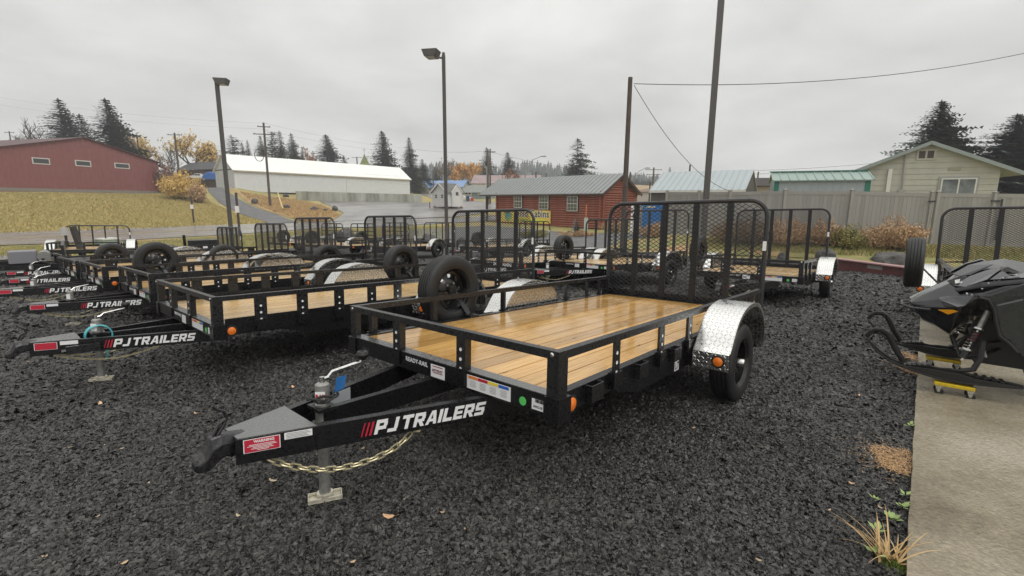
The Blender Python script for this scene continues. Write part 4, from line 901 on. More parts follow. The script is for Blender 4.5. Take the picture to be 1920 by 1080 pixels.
# beige house behind the fence
bm_ = mat('beige_siding_back', (.3, .3, .22), .8); sid = mat('beige_lap_siding', (.45, .445, .38), .6, var=.15, vscale=1.5); rf = mat('grey_green_fascia', (.25, .29, .28), .6)
A = at(1607, 340, 30.8); B = at(1873, 340, 27.6); zRh = at(1741, 269, 29.1).z; zEh = (at(1873, 317, 27.6).z+at(1607, 317, 30.8).z)/2
hb = House('beige_house', 'beige house with lap siding and a wide gable behind the grey fence', A, B, 12, zEh, zRh, bm_, rf, cat='house', ridge='y', ov=1.0, th=.12, endov=.35, trim=rf, zb=-1.2)
L = hb.L; k = 0; z = -.6; bh = .335; sl = (zRh-zEh)/(L/2)
while z < zRh-.12:
    zt = z+bh-.012; cut = lambda zz: max(0., (zz-zEh)/sl)
    a0, a1 = cut(z), cut(zt)
    if L-2*a1 > .2: MB().prism([(a0+.01, -.035, z), (L-a0-.01, -.035, z), (L-a1-.01, -.016, zt), (a1+.01, -.016, zt)], (0, .014, 0)).build('siding_board', sid, hb.root)
    z += bh
hb.window(1761, 331, 1829, 372, frame=mat('grey_window_trim', (.3, .31, .29), .6), fw=.12, name='window_trim', off=.03, pane=framew)
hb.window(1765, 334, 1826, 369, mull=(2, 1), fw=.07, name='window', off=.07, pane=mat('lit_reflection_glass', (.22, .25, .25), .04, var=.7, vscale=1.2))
hb.window(1720, 280, 1753, 300, frame=sid, mull=(2, 1), fw=.1, name='attic_window', off=.03, pane=mat('attic_screen', (.06, .05, .045), .6))
hb.panel(1779, 313.5, 1801, 319, bm_, 'vent', off=.03)
MB().tube([(hb.hit(1698, 286)[0], -.1, hb.hit(1698, 290)[1]), (hb.hit(1690, 365)[0]-.0, -.1, hb.hit(1690, 365)[1]-.3)], .045, 8).lathe([(0, -.16), (.16, -.15), (.16, -.05)], c=(hb.hit(1689, 358)[0], 0, hb.hit(1689, 359)[1]), axis='y', n=14).build('electric_conduit', mat('conduit_grey', (.3, .3, .28), .5), hb.root, smooth=True)
a_ = hb.hit(1666, 340)[0]; MB().box(a_-.1, a_+.1, -.16, -.04, -.5, hb.hit(1671, 317)[1]).build('chimney_pipe', framew, hb.root)
# green-trimmed shed
A = at(1452, 350, 27.2); B = at(1631, 350, 25.4); shm = siding_mat('grey_shed_siding', (.34, .38, .40), .35, 0, .015, .5, .08); gt_ = mat('green_trim', (.02, .17, .12), .5); gr_ = mat('pale_green_metal_roof', (.26, .35, .31), .4, metal=.1, var=.1)
hs = House('garden_shed', 'grey shed with green corner trim and pale green metal roof', A, B, 2.6, at(1631, 337, 25.4).z, at(1640, 323, 26.6).z, shm, gr_, cat='shed', ov=.15, th=.05, ribs=.4, endov=.12, zb=-1)
for x in (0, hs.L-.2): MB().box(x-.02, x+.22, -.03, -.004, -1, hs.hit(1631, 337)[1]-.05).build('corner_trim', gt_, hs.root)
MB().beam((-.2, 1.3, at(1640, 323, 26.6).z+.1), (hs.L+.2, 1.3, at(1640, 323, 26.6).z+.1), .25, .05).build('ridge_cap', gt_, hs.root)
MB().box(hs.L, hs.L+.02, .8, 1.8, -1, at(1636, 348, 26).z).build('door', framew, hs.root)
# open-fronted building with light metal roof
A = at(1221, 358, 36); B = at(1395, 359, 32.5); lm = mat('light_metal_roof', (.36, .41, .42), .45, metal=.1, var=.06, vscale=.6)
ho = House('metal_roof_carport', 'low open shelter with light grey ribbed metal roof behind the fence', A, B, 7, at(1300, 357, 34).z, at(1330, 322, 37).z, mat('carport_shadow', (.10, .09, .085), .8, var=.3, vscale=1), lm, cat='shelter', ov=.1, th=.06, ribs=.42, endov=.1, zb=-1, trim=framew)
# dark and beige buildings behind it
tanw = mat('tan_wall', (.42, .36, .29), .7, var=.15, vscale=.7); darkr = mat('dark_brown_roof', (.045, .035, .03), .8, var=.4, vscale=3)
A = at(1400, 350, 45); B = at(1470, 350, 44)
House('dark_roofed_building', 'tan building with mossy dark roof between the shelter and the shed', A, B, 6, at(1430, 349, 45).z, at(1430, 335, 47).z, tanw, darkr, ov=.3)
A = at(1188, 366, 75); B = at(1262, 366, 70)
House('low_beige_building', 'low beige building seen past the right end of the log cabin', A, B, 8, at(1220, 360, 73).z, at(1220, 354, 76).z, mat('pale_beige_wall', (.55, .49, .42), .7), mat('brown_flat_roof', (.2, .14, .1), .8), ov=.3)
A = at(1868, 350, 46); B = at(1990, 350, 44)
hq = House('dark_red_house', 'dark red house partly hidden at the right edge of the photo', A, B, 8, at(1890, 338, 46).z, at(1930, 322, 48).z, mat('dark_red_wall', (.12, .035, .035), .7), darkr, cat='house', ov=.4)
for x in (1906, 1915): hq.window(x, 343, x+5, 361, fw=.05)
# buildings in the distance on the left
A = at(335, 350, 118); B = at(404, 350, 112)
House('dark_roof_barn', 'brown barn with dark roof between the red and the white buildings', A, B, 7, at(370, 318, 116).z, at(370, 305, 119).z, mat('barn_brown', (.10, .06, .05), .8), mat('barn_roof', (.08, .08, .085), .8, var=.4, vscale=2), cat='barn', ov=.4)
A = at(-60, 300, 120); B = at(44, 300, 128)
House('flat_building', 'low pale building behind the left end of the red building', A, B, 12, at(10, 268, 122).z, at(10, 262, 126).z, mat('cream_wall', (.4, .38, .3), .8), mat('grey_flat_roof', (.3, .31, .3), .8), ov=.4)
# church spire
p = at(684, 311, 175); z1 = at(684, 289, 175).z; e = empty('church_spire', (p.x, p.y, 0), .3, label='green pyramid church spire with a cross behind the white roof', cat='church')
bw = 2.1
vs = []; 
for zz, ww in ((p.z, bw), (p.z+(z1-p.z)*.18, bw*.72), (z1, .06)): vs += [(-ww, -ww, zz), (ww, -ww, zz), (ww, ww, zz), (-ww, ww, zz)]
MB().add(vs, [(i+k*4, (i+1) % 4+k*4, (i+1) % 4+4+k*4, i+4+k*4) for k in (0, 1) for i in range(4)]).build('spire_roof', mat('moss_green_shingle', (.20, .23, .07), .8, var=.3, vscale=1), e)
MB().box(-bw*.9, bw*.9, -bw*.9, bw*.9, H(p.x, p.y)-1, p.z).build('tower', mat('tower_wall', (.3, .28, .2), .8), e)
MB().box(-.07, .07, -.07, .07, z1, z1+2.1).box(-.45, .45, -.06, .06, z1+1.3, z1+1.42).build('cross', mat('cross_grey', (.2, .2, .2), .5), e)
# houses past the kiosk
vin = mat('white_house_wall', (.66, .65, .6), .6); blr = mat('faded_blue_roof', (.12, .24, .5), .5, var=.35, vscale=.5, col2=(.22, .32, .5))
A = at(777, 362, 150); B = at(866, 364, 146)
h1 = House('blue_roofed_house', 'white house with faded blue roof past the small booth', A, B, 8, at(820, 350, 148).z, at(820, 339, 152).z, vin, blr, cat='house', ov=.5)
for x in (783, 791, 804, 810): h1.window(x, 351, x+3.4, 357.5, fw=.12)
A2 = at(788, 362, 147.5); B2 = at(803, 362, 147); House('white_gable_porch', 'white gabled porch standing before the blue roofed house', A2, B2, 4, at(796, 350, 147).z, at(796, 341, 149).z, vin, blr, cat='porch', ridge='y', ov=.4)
A = at(868, 373, 118); B = at(903, 374, 116); gm = mat('grey_green_wall', (.2, .26, .26), .7); gr2 = mat('grey_shingle', (.26, .27, .25), .9, var=.3, vscale=2)
h2 = House('grey_green_house', 'grey green house with pale shingle roof beyond the white pickup', A, B, 8, at(885, 360, 117).z, at(885, 348, 121).z, gm, gr2, cat='house', ov=.5)
h2.window(871, 359.5, 884.5, 366.5, mull=(2, 1), fw=.25)
h2.window(896, 361, 901, 365, fw=.2)
A = at(886, 362, 140); B = at(1010, 362, 138)
h3 = House('pale_roofed_house', 'big white house with pinkish roof rising behind the log cabin', A, B, 10, at(950, 343, 139).z, at(950, 329, 144).z, vin, mat('pinkish_roof', (.34, .26, .26), .8, var=.2, vscale=.6), cat='house', ov=.5)
h3.window(895, 346, 900, 354, fw=.15)
# small booth
A = at(811, 390, 70); B = at(838.5, 391, 67.5); bw_ = siding_mat('booth_siding', (.60, .60, .58), .13, 2, .01, .6, .08); brf = mat('booth_shingle', (.17, .17, .16), .9, var=.4, vscale=6)
zE_ = at(825, 360, 69).z; zR_ = at(822, 344, 69).z; zb_ = at(825, 387, 69).z
kb = House('booth', 'small white gabled booth on blocks in the wet parking lot', A, B, 3.0, zE_, zR_, bw_, brf, cat='booth', ridge='y', ov=.25, th=.06, zb=zb_, trim=framew)
kb.window(815.5, 364, 820.5, 372, mull=(1, 2), fw=.07); kb.window(827, 364, 832, 372, mull=(1, 2), fw=.07)
for x in (.1, kb.L-.35):
    for y in (.1, 2.7): MB().box(x, x+.25, y, y+.25, zb_-.6, zb_-.002).build('block', mat('red_block', (.3, .1, .06), .8), kb.root)
g = MB().prism([(kb.L+.003, .7, zb_), (kb.L+.003, 2.5, zb_), (kb.L+.003, 2.5, zE_-.1), (kb.L+.003, 1.6, zR_-.25), (kb.L+.003, .7, zE_-.1)], (.3, 0, 0)).build('side_gable', bw_, kb.root)
MB().beam((kb.L+.35, .55, zE_-.12), (kb.L+.35, 1.6, zR_-.13), .1, .08, up=(1, 0, 0)).beam((kb.L+.35, 2.65, zE_-.12), (kb.L+.35, 1.6, zR_-.13), .1, .08, up=(1, 0, 0)).build('side_gable_trim', framew, kb.root)
MB().box(kb.L+.304, kb.L+.32, 1.35, 1.85, zE_-.5, zE_).build('side_window', glass, kb.root); MB().box(kb.L+.304, kb.L+.318, 1.1, 2.1, zb_+.1, zE_-.7).build('door', framew, kb.root)
rp = mat('rust_bollard', (.22, .06, .05), .7)
for (x, t, b_, lb) in ((806, 379, 391, 'left'), (863, 378, 388, 'right')):
    p = at(x, b_, 69); o = MB().tube([(p.x, p.y, H(p.x, p.y)-.2), (p.x, p.y, at(x, t, 69).z)], .07, 8).build('bollard', rp, smooth=True); meta(o, f'rusty red bollard to the {lb} of the white booth', 'bollard', 'bollards by the booth')
# ------------------------------------------------------------------ grey vinyl fence
fm = mat('grey_vinyl', (.32, .31, .285), .55, var=.18, vscale=.9, stretch=(1, 1, .3)); fm2 = mat('grey_vinyl_board', (.31, .30, .275), .5, obj_rand=1, col2=(.25, .245, .225))
def fence():
    # measured post feet from left to right: (px, base py, depth, top py)
    P = [(1246, 441, 26.8, 361), (1305, 442.5, 25.4, 361.5), (1362, 445, 24.4, 361), (1463, 449, 23.4, 359.5), (1586, 452, 22.4, 360), (1733, 457.5, 21.5, 363.5), (1744, 458, 21.4, 363.5), (1848, 462.5, 20.7, 364.5), (1960, 467, 20.0, 366), (2090, 473, 19.3, 368)]
    Q = [at(a, b, Y) for a, b, Y, t in P]; T = [at(a, t, Y).z for a, b, Y, t in P]
    r = empty('vinyl_fence', tuple(Q[0]), label='tall grey vinyl privacy fence along the right side of the yard', cat='fence'); o = Q[0]
    for k, q in enumerate(Q):
        z0 = -.3-o.z+q.z; h = T[k]-o.z; x, y = q.x-o.x, q.y-o.y
        MB().box(x-.065, x+.065, y-.065, y+.065, z0, h+.08).box(x-.085, x+.085, y-.085, y+.085, h+.081, h+.11).add([(x-.06, y-.06, h+.11), (x+.06, y-.06, h+.11), (x+.06, y+.06, h+.11), (x-.06, y+.06, h+.11), (x, y, h+.17)], [(0, 1, 4), (1, 2, 4), (2, 3, 4), (3, 0, 4)]).build('post', fm, r)
    for k in range(len(Q)-1):
        a, b = Q[k]-o, Q[k+1]-o; dd = Vector((b.x-a.x, b.y-a.y, 0)); L = dd.length
        if L < .4: continue
        u = dd/L; za, zb_ = T[k]-o.z-.05, T[k+1]-o.z-.05; a2 = Vector((a.x, a.y, 0))+u*.07; b2 = Vector((b.x, b.y, 0))-u*.07
        MB().beam(a2+Vector((0, 0, za)), b2+Vector((0, 0, zb_)), .05, .17).build('rail', fm, r); MB().beam(a2+Vector((0, 0, a.z+.12)), b2+Vector((0, 0, b.z+.12)), .05, .15).build('rail', fm, r)
        n = int((L-.14)/.165)
        for i in range(n):
            f0 = (i+.5)/n; c = a2.lerp(b2, f0); w = (b2-a2).length/n-.006; zt = za+(zb_-za)*f0-.085; zq = a.z+(b.z-a.z)*f0+.195
            e = MB().box(-w/2, w/2, -.012, .012, 0, 1); 
            ob = cached(('board', round(w, 3)), lambda: MB().box(-w/2, w/2, -.012, .012, 0, 1), 'board', fm2, r, loc=(c.x, c.y, zq), rot=(0, 0, math.atan2(u.y, u.x))); ob.scale = (1, 1, zt-zq)
    for k, zz in ((5, .3), (7, .25)):
        q = Q[k]-o; MB().box(q.x-.2, q.x+.2, q.y-.1, q.y-.068, T[k]-o.z-zz-.06, T[k]-o.z-zz).build('hinge', ink, r)
    q = (Q[7]-o).lerp(Q[8]-o, .1); MB().box(q.x-.03, q.x+.03, q.y-.12, q.y-.09, q.z+.3, T[7]-o.z-.2).box(q.x-.06, q.x+.06, q.y-.14, q.y-.09, q.z+1.0, q.z+1.15).build('gate_drop_rod', ink, r)
fence()
# ------------------------------------------------------------------ trees
def needles(name, col, c2): 
    m = mat(name, col, .7, isl=1, col2=c2); return m
spruce_m = needles('spruce_needles', (.03, .05, .038), (.11, .13, .105)); pine_m = needles('pine_needles', (.04, .06, .035), (.085, .10, .06)); bark = mat('bark', (.07, .055, .045), .9, var=.4, vscale=4)
def conifer_mesh(seed, R=.17, dens=1., droop=.25, gap=0., ncl=10, pw=.85, nlev=34, start=.06):
    """unit-height conifer: many small needle sprays along whorled, drooping boughs"""
    r = np.random.default_rng(seed); V = []; Fq = []
    for i in range(nlev):
        h = start+(1-start)*(i/nlev)**.92; rad = R*((1-h)**pw)*(.72+.5*r.random())+.006
        nb = max(4, int((7+6*(1-h))*dens)); ph = r.random()*6.28
        for b in range(nb):
            if r.random() < gap: continue
            a = ph+b*2*pi/nb+(r.random()-.5)*.5; l = rad*(.6+.55*r.random()); d = np.array([cos(a), sin(a), 0.]); pd = np.array([-sin(a), cos(a), 0.])
            n = max(3, int(ncl*l/R+2))
            for k in range(n):
                t = (k+.5+r.random()*.5)/n; c = d*l*t; zz = h+l*(.12*t-droop*t*t*1.3)+.004*(r.random()-.5)
                for q in range(2):
                    w = l*.27*(1.15-t)+.011; ang = (r.random()-.5)*2.; sd = pd*cos(ang)*w+d*sin(ang)*w*.6; sd[2] -= w*(.25+.5*r.random()); ln = d*(w*.55)+np.array([0, 0, (r.random()-.6)*w*.5]); sg = 1 if q else -1
                    p = np.array([c[0], c[1], zz]); o = len(V)
                    V += [p-ln*.5, p+ln*.6, p+sd*sg+ln*.25]; Fq.append((o, o+1, o+2))
    for k in range(16):   # leader
        a = r.random()*6.28; z = 1-.03*r.random(); o = len(V); V += [np.array([0, 0, z+.012]), np.array([.006*cos(a), .006*sin(a), z-.02]), np.array([-.006*sin(a), .006*cos(a), z-.02])]; Fq.append((o, o+1, o+2))
    me = bpy.data.meshes.new('crown'); me.from_pydata([tuple(v) for v in V], [], Fq); return me
CON = {}
def conifer(label, px, top, Y, wpx, kind='spruce', var=0, group='evergreen trees behind the buildings', bare=0., squash=None):
    key = (kind, var % 3)
    if key not in CON:
        if kind == 'spruce': me = conifer_mesh(var % 3+1, R=.2, dens=1.3, droop=.22, nlev=34, ncl=9); m_ = spruce_m
        elif kind == 'wide': me = conifer_mesh(var % 3+11, R=.34, dens=1.5, droop=.03, pw=.8, ncl=13, nlev=44); m_ = spruce_m
        elif kind == 'young': me = conifer_mesh(41, R=.42, dens=1., droop=-.1, nlev=16, ncl=7, pw=.8, start=.02); m_ = mat('blue_needles', (.07, .10, .09), .7, isl=1, col2=(.16, .2, .18))
        elif kind == 'snag': me = conifer_mesh(var % 3+21, R=.18, dens=.9, droop=.35, gap=.35, pw=.6); m_ = spruce_m
        else: me = conifer_mesh(var % 3+31, R=.2, dens=1., droop=-.12, gap=.3, pw=.45, start=.25, nlev=22); m_ = pine_m
        me.materials.append(m_); CON[key] = me
    p = at(px, top, Y); g = H(p.x, p.y); h = p.z-g; t = empty(kind.replace('wide', 'spruce').replace('snag', 'spruce').replace('young', 'spruce')+'_tree', (p.x, p.y, g), random.random()*6, label=label, cat='tree', group=group)
    w = wpx/871.35*Y; base = {'spruce': .21, 'wide': .44, 'young': .85, 'snag': .2, 'pine': .24}[kind]; w *= 1.4 if kind not in ('wide', 'young') else 1.; c = link('crown', CON[key], t); c.scale = (w/base, w/base, h)
    cached('trunk', lambda: MB().tube([(0, 0, -.05), (0, 0, .5), (0, 0, .97)], [.014, .009, .002], 7), 'trunk', bark, t, smooth=True).scale = (h*.9, h*.9, h)
    return t
def branchy(seed, levels=4, spread=.6, up=.35):
    r = random.Random(seed); m = MB(); tips = []
    def go(p, d, l, rad, lev):
        pts_ = [p]; q = p; dd = d
        for k in range(3):
            dd = (dd+Vector((r.uniform(-1, 1), r.uniform(-1, 1), r.uniform(-.3, .8)))*.16).normalized(); q = q+dd*l/3; pts_.append(q)
            if lev >= 2: tips.append(q)
        m.tube(pts_, [rad, rad*.85, rad*.72, rad*.6], 5 if lev < 2 else 4)
        if lev >= levels: return
        for k in range(r.choice((3, 4)) if lev else 5):
            a = r.uniform(0, 6.28); s = Vector((cos(a), sin(a), 0)); nd_ = (dd*(1-spread)+s*spread*r.uniform(.7, 1.2)+Vector((0, 0, up*r.uniform(.2, 1)))).normalized()
            go(pts_[r.choice((2, 3))], nd_, l*r.uniform(.58, .78), rad*.58, lev+1)
    go(Vector((0, 0, 0)), Vector((0, 0, 1)), .3, .022, 0); return m, tips
BR = {}
def broadleaf(label, px, top, Y, wpx, leafm=None, nleaf=1500, var=0, group='autumn trees behind the buildings', lsize=.02, name='broadleaf_tree', base=None):
    if var not in BR: m, tips = branchy(var+3); BR[var] = (m, tips)
    m, tips = BR[var]; p = at(px, top, Y); g = H(p.x, p.y) if base is None else at(px, base, Y).z; h = p.z-g; zt = max(t.z for t in tips); ww = 2*sorted(math.hypot(t.x, t.y) for t in tips)[int(len(tips)*.93)]
    t = empty(name, (p.x, p.y, g), random.random()*6, label=label, cat='tree', group=group); w = wpx/871.35*Y
    b = cached(('br', var), lambda: m, 'trunk', bark, t); b.scale = (w/ww, w/ww, h/zt)
    if leafm:
        r = np.random.default_rng(var+50); T = np.array([tuple(a) for a in tips]); c = T[r.integers(0, len(T), nleaf)]+r.normal(size=(nleaf, 3))*.035; n = nleaf
        a = r.normal(size=(n, 3)); a /= np.linalg.norm(a, axis=1)[:, None]; b_ = np.cross(a, r.normal(size=(n, 3))); b_ /= np.linalg.norm(b_, axis=1)[:, None]; s = lsize*(.5+r.random(n))[:, None]
        V = np.stack([c-a*s, c+b_*s*.6, c+a*s, c-b_*s*.6], 1).reshape(-1, 3); me = bpy.data.meshes.new('crown'); me.from_pydata(V.tolist(), [], (np.arange(n)[:, None]*4+np.arange(4)).tolist()); me.materials.append(leafm)
        cr = link('crown', me, t); cr.scale = b.scale
    return t
yel = mat('yellow_leaves', (.72, .50, .14), .7, isl=1, col2=(.52, .35, .13)); org = mat('orange_leaves', (.70, .33, .07), .7, isl=1, col2=(.58, .36, .10)); rus = mat('russet_leaves', (.30, .13, .07), .7, isl=1, col2=(.4, .2, .1)); tanl = mat('tan_leaves', (.30, .21, .13), .7, isl=1, col2=(.22, .16, .11))
B_ = [ # label, px, top, Y, width, kind
 ('tall spruce behind the red roof, left of its peak', 108, 184, 100, 60, 'spruce'), ('short dark spruce between the two tall ones behind the red building', 148, 213, 104, 44, 'spruce'), ('tallest spruce, behind the right slope of the red roof', 196, 184, 98, 66, 'spruce'),
 ('evergreen just right of the left lamp pole', 433, 252, 150, 32, 'pine'), ('small spruce left of the utility pole with two arms', 453, 267, 152, 18, 'spruce'), ('thin small spruce above the white roof near the pole', 463, 262, 154, 14, 'spruce'), ('dark spruce directly behind the utility pole', 487, 254, 150, 24, 'spruce'),
 ('broad pine right of the utility pole', 508, 246, 148, 30, 'pine'), ('thin tall pine right of the broad pine', 523, 245, 146, 20, 'snag'), ('full spruce above the middle of the white roof', 545, 249, 146, 28, 'spruce'), ('small evergreen right of the full spruce', 566, 275, 150, 14, 'spruce'),
 ('lone broad spruce above the white roof', 610, 252, 142, 46, 'spruce'), ('tiny spruce peeking over the white roof left of the spire', 644, 291, 150, 20, 'spruce'), ('big dark spruce right of the church spire', 715, 245, 140, 44, 'spruce'), ('slender tall spruce beyond the end of the white building', 766, 257, 138, 26, 'spruce'),
 ('small spruce between the slender one and the lamp pole', 791, 298, 150, 22, 'spruce'), ('short spruce by the left of the centre lamp pole', 815, 312, 165, 16, 'spruce'), ('tall dark spruce with a pole beside it, left above the cabin roof', 912, 276, 150, 24, 'spruce'),
 ('broad spruce above the left of the cabin roof', 951, 285, 150, 32, 'spruce'), ('sparse old spruce above the right of the cabin roof', 1083, 259, 120, 42, 'snag'), ('tiny spruce over the light metal roof', 1256, 313, 150, 12, 'spruce'),
 ('big wide spruce behind the beige house', 1766, 188, 48, 150, 'wide'), ('dense dark spruce at the right edge', 1908, 213, 46, 165, 'wide'), ('dark spruce cut off by the right photo edge', 1965, 200, 52, 120, 'wide'),
 ('lower spruce in front of the sparse old one', 1073, 300, 122, 30, 'spruce')]
for i, (lb, px, top, Y, w, kd) in enumerate(B_): conifer(lb, px, top, Y, w, kd, i)
broadleaf('bare grey tree left of the spruces above the red roof', 66, 222, 104, 74, None, var=0); broadleaf('thin leafed tree half hidden right of the tallest spruce', 222, 226, 112, 40, tanl, 500, var=1)
broadleaf('yellow tree between the red building and the wooden pole', 260, 255, 122, 56, yel, 1700, var=2, lsize=.016); broadleaf('bare dark tree left of the wooden pole', 305, 262, 120, 40, None, var=1)
broadleaf('large golden tree behind the brown barn', 352, 254, 124, 74, yel, 1900, var=3, lsize=.016); broadleaf('small yellow tree left of the white building', 392, 276, 128, 32, yel, 900, var=2)
broadleaf('russet tree above the white roof', 579, 279, 150, 26, rus, 900, var=1, lsize=.03); broadleaf('rust coloured tree left of the russet one', 556, 286, 150, 18, rus, 700, var=2, lsize=.03)
broadleaf('orange tree right of the centre lamp pole', 864, 309, 175, 36, org, 2600, var=3, lsize=.035); broadleaf('second orange tree beside the tall dark spruce', 889, 308, 172, 28, org, 2400, var=2, lsize=.035)
broadleaf('bare brown tree behind the centre lamp pole', 832, 298, 165, 34, tanl, 500, var=0); broadleaf('rusty bush behind the end of the white building', 775, 325, 140, 18, rus, 900, var=1, lsize=.035)
broadleaf('reddish bush behind the left of the cabin roof', 957, 318, 120, 32, rus, 400, var=3)
def shrub(label, px, top, bot, Y, wpx, leafm, n=2200, name='shrub', group=None, seed=1, stem=None, ls=.06, upright=1.):
    p = at(px, bot, Y); z0 = H(p.x, p.y); h = at(px, top, Y).z-z0; w = wpx/871.35*Y; r = np.random.default_rng(seed); t = empty(name, (p.x, p.y, z0), label=label, cat='shrub', group=group)
    ns = 60; V = []; Fq = []; a = r.random(ns)*6.28; rr = np.sqrt(r.random(ns))*w*.5; top_ = np.stack([rr*np.cos(a), rr*np.sin(a), h*(1-.5*(rr/(w*.5))**2)*(.7+.4*r.random(ns))], -1); b0 = top_*np.array([.45, .45, 0])
    m = MB()
    for k in range(ns): m.tube([tuple(b0[k]), tuple((b0[k]+top_[k])/2+np.array([0, 0, .05*h])), tuple(top_[k])], [.012, .008, .003], 3)
    m.build('stems', stem or bark, t)
    k = r.integers(0, ns, n); f = .25+.8*r.random(n)[:, None]; c = b0[k]*(1-f)+top_[k]*f+r.normal(size=(n, 3))*np.array([w, w, h*.5])*.055; c[:, 2] = np.maximum(c[:, 2], .02)
    d = r.normal(size=(n, 3)); d[:, 2] += upright; d /= np.linalg.norm(d, axis=1)[:, None]; e = np.cross(d, r.normal(size=(n, 3))); e /= np.linalg.norm(e, axis=1)[:, None]; s = ls*(.5+r.random(n))[:, None]
    V = np.stack([c-d*s, c+e*s*.3, c+d*s, c-e*s*.3], 1).reshape(-1, 3); me = bpy.data.meshes.new('foliage'); me.from_pydata(V.tolist(), [], (np.arange(n)[:, None]*4+np.arange(4)).tolist()); me.materials.append(leafm); link('foliage', me, t); return t
straw = mat('straw_weeds', (.54, .37, .21), .8, isl=1, col2=(.36, .22, .12)); olive = mat('olive_leaves', (.16, .17, .05), .8, isl=1, col2=(.28, .22, .07)); pinkw = mat('pink_twigs', (.28, .16, .14), .8, isl=1, col2=(.2, .12, .1))
shrub('big yellow bush at the corner of the red building', 342, 322, 366, 74, 74, yel, 3600, seed=2, ls=.22); shrub('pinkish bare bush beside the yellow bush', 315, 303, 360, 80, 36, pinkw, 1500, seed=3, ls=.25); shrub('dry orange weeds at the foot of the yellow bush', 372, 345, 372, 72, 34, straw, 1200, seed=4, ls=.2)
G = 'dry bushes along the fence'
shrub('dense reddish dry bush behind the nearest mesh gate', 1385, 408, 456, 22.6, 105, mat('russet_weeds', (.24, .14, .08), .8, isl=1, col2=(.14, .11, .05)), 5200, seed=5, group=G, ls=.055)
shrub('tan dry bush behind the gate of the right trailer', 1470, 410, 456, 21.8, 95, straw, 4200, seed=6, group=G, ls=.06); shrub('tan dry bush left of the fence post', 1545, 412, 460, 21.2, 60, straw, 3000, seed=7, group=G, ls=.06)
shrub('low olive green bush with tan tips against the fence', 1590, 422, 470, 20.4, 62, olive, 3200, seed=8, group=G, ls=.055); shrub('largest feathery tan bush against the grey fence', 1668, 408, 474, 20.0, 105, straw, 6500, seed=9, group=G, ls=.06)
shrub('brown bush at the cabin corner', 1150, 415, 445, 38, 60, straw, 2200, seed=10, ls=.07); shrub('low dry weeds in front of the cabin wall', 1080, 432, 452, 36, 70, straw, 2000, seed=12, ls=.08); shrub('green weeds left of the small cabin spruce', 1000, 430, 455, 36, 60, olive, 1800, seed=13, ls=.08)
shrub('dry brown brush left of the metal shelter', 1225, 418, 447, 29, 60, straw, 2500, seed=14, ls=.07)
conifer('young spruce growing in front of the log cabin', 1081, 402, 36, 32, 'young', 1)
shrub('dead straw tuft among rocks at the left', 92, 490, 505, 15.5, 26, straw, 900, seed=15, ls=.08)
# forested hill in the clouds
def hill():
    n = 60; V = []; xs = np.linspace(-420, 520, n)
    prof = lambda x: 40*np.exp(-((x-20)/150)**2)+22*np.exp(-((x+150)/120)**2)+15*np.exp(-((x-230)/110)**2)
    ys = (330, 400, 480, 560, 650); fr = (0, .3, .62, .88, 1.)
    for y, f in zip(ys, fr): V += [(x, y, -2+prof(x)*f+3*f*sin(x*.05)) for x in xs]
    Fq = [(j*n+i, j*n+i+1, (j+1)*n+i+1, (j+1)*n+i) for j in range(4) for i in range(n-1)]
    meta(np_mesh('forested_hill', V, Fq, mat('hill_floor', (.03, .045, .03), .9)), kind='structure')
    r = np.random.default_rng(5); V = []; Fq = []
    for k in range(2600):
        x = r.uniform(-400, 500); f = r.random(); y = 330+320*f; ff = np.interp(y, ys, fr); z = -2+prof(x)*ff+3*ff*sin(x*.05)-.5; h = r.uniform(7, 15); w = h*.2; o = len(V); 
        for j in range(3):
            a0 = r.random()*6; zb = z+h*(.1+.27*j); wt = w*(1-.26*j)
            for q in range(6): V.append((x+wt*(.8+.4*r.random())*cos(a0+q*1.047), y+wt*sin(a0+q*1.047), zb-.4*r.random()))
            V.append((x, y, z+h*(.5+.25*j)))
            b = o+j*7
            for q in range(6): Fq.append((b+q, b+(q+1) % 6, b+6))
    o = np_mesh('forest', V, Fq, mat('far_forest', (.025, .04, .03), .9), smooth=False); meta(o, 'distant conifer forest on the hill under low cloud', 'forest', kind='stuff')
hill()
# brown slope at the far right gap
m = MB(); a, b, c2, e2 = at(1180, 368, 200), at(1262, 368, 200), at(1262, 350, 320), at(1180, 344, 330); m.prism([tuple(a-Vector((0, 0, 3))), tuple(b-Vector((0, 0, 3))), tuple(c2), tuple(e2)], (0, 0, -2)); meta(m.build('brown_slope', dry_m), kind='structure')
r_ = np.random.default_rng(9); V = []; Fq = []
for k in range(160):
    px = r_.uniform(1185, 1262); p = at(px, 350+(px-1185)*.08, 320); h = r_.uniform(4, 9); w = h*.25; o = len(V); V += [(p.x-w, p.y, p.z-3), (p.x+w, p.y, p.z-3), (p.x, p.y+w, p.z-3), (p.x, p.y, p.z+h-3)]; Fq += [(o, o+1, o+3), (o+1, o+2, o+3), (o+2, o, o+3)]
meta(np_mesh('ridge_trees', V, Fq, MAT['far_forest'], smooth=False), 'thin line of far trees on the brown slope', 'trees', kind='stuff')
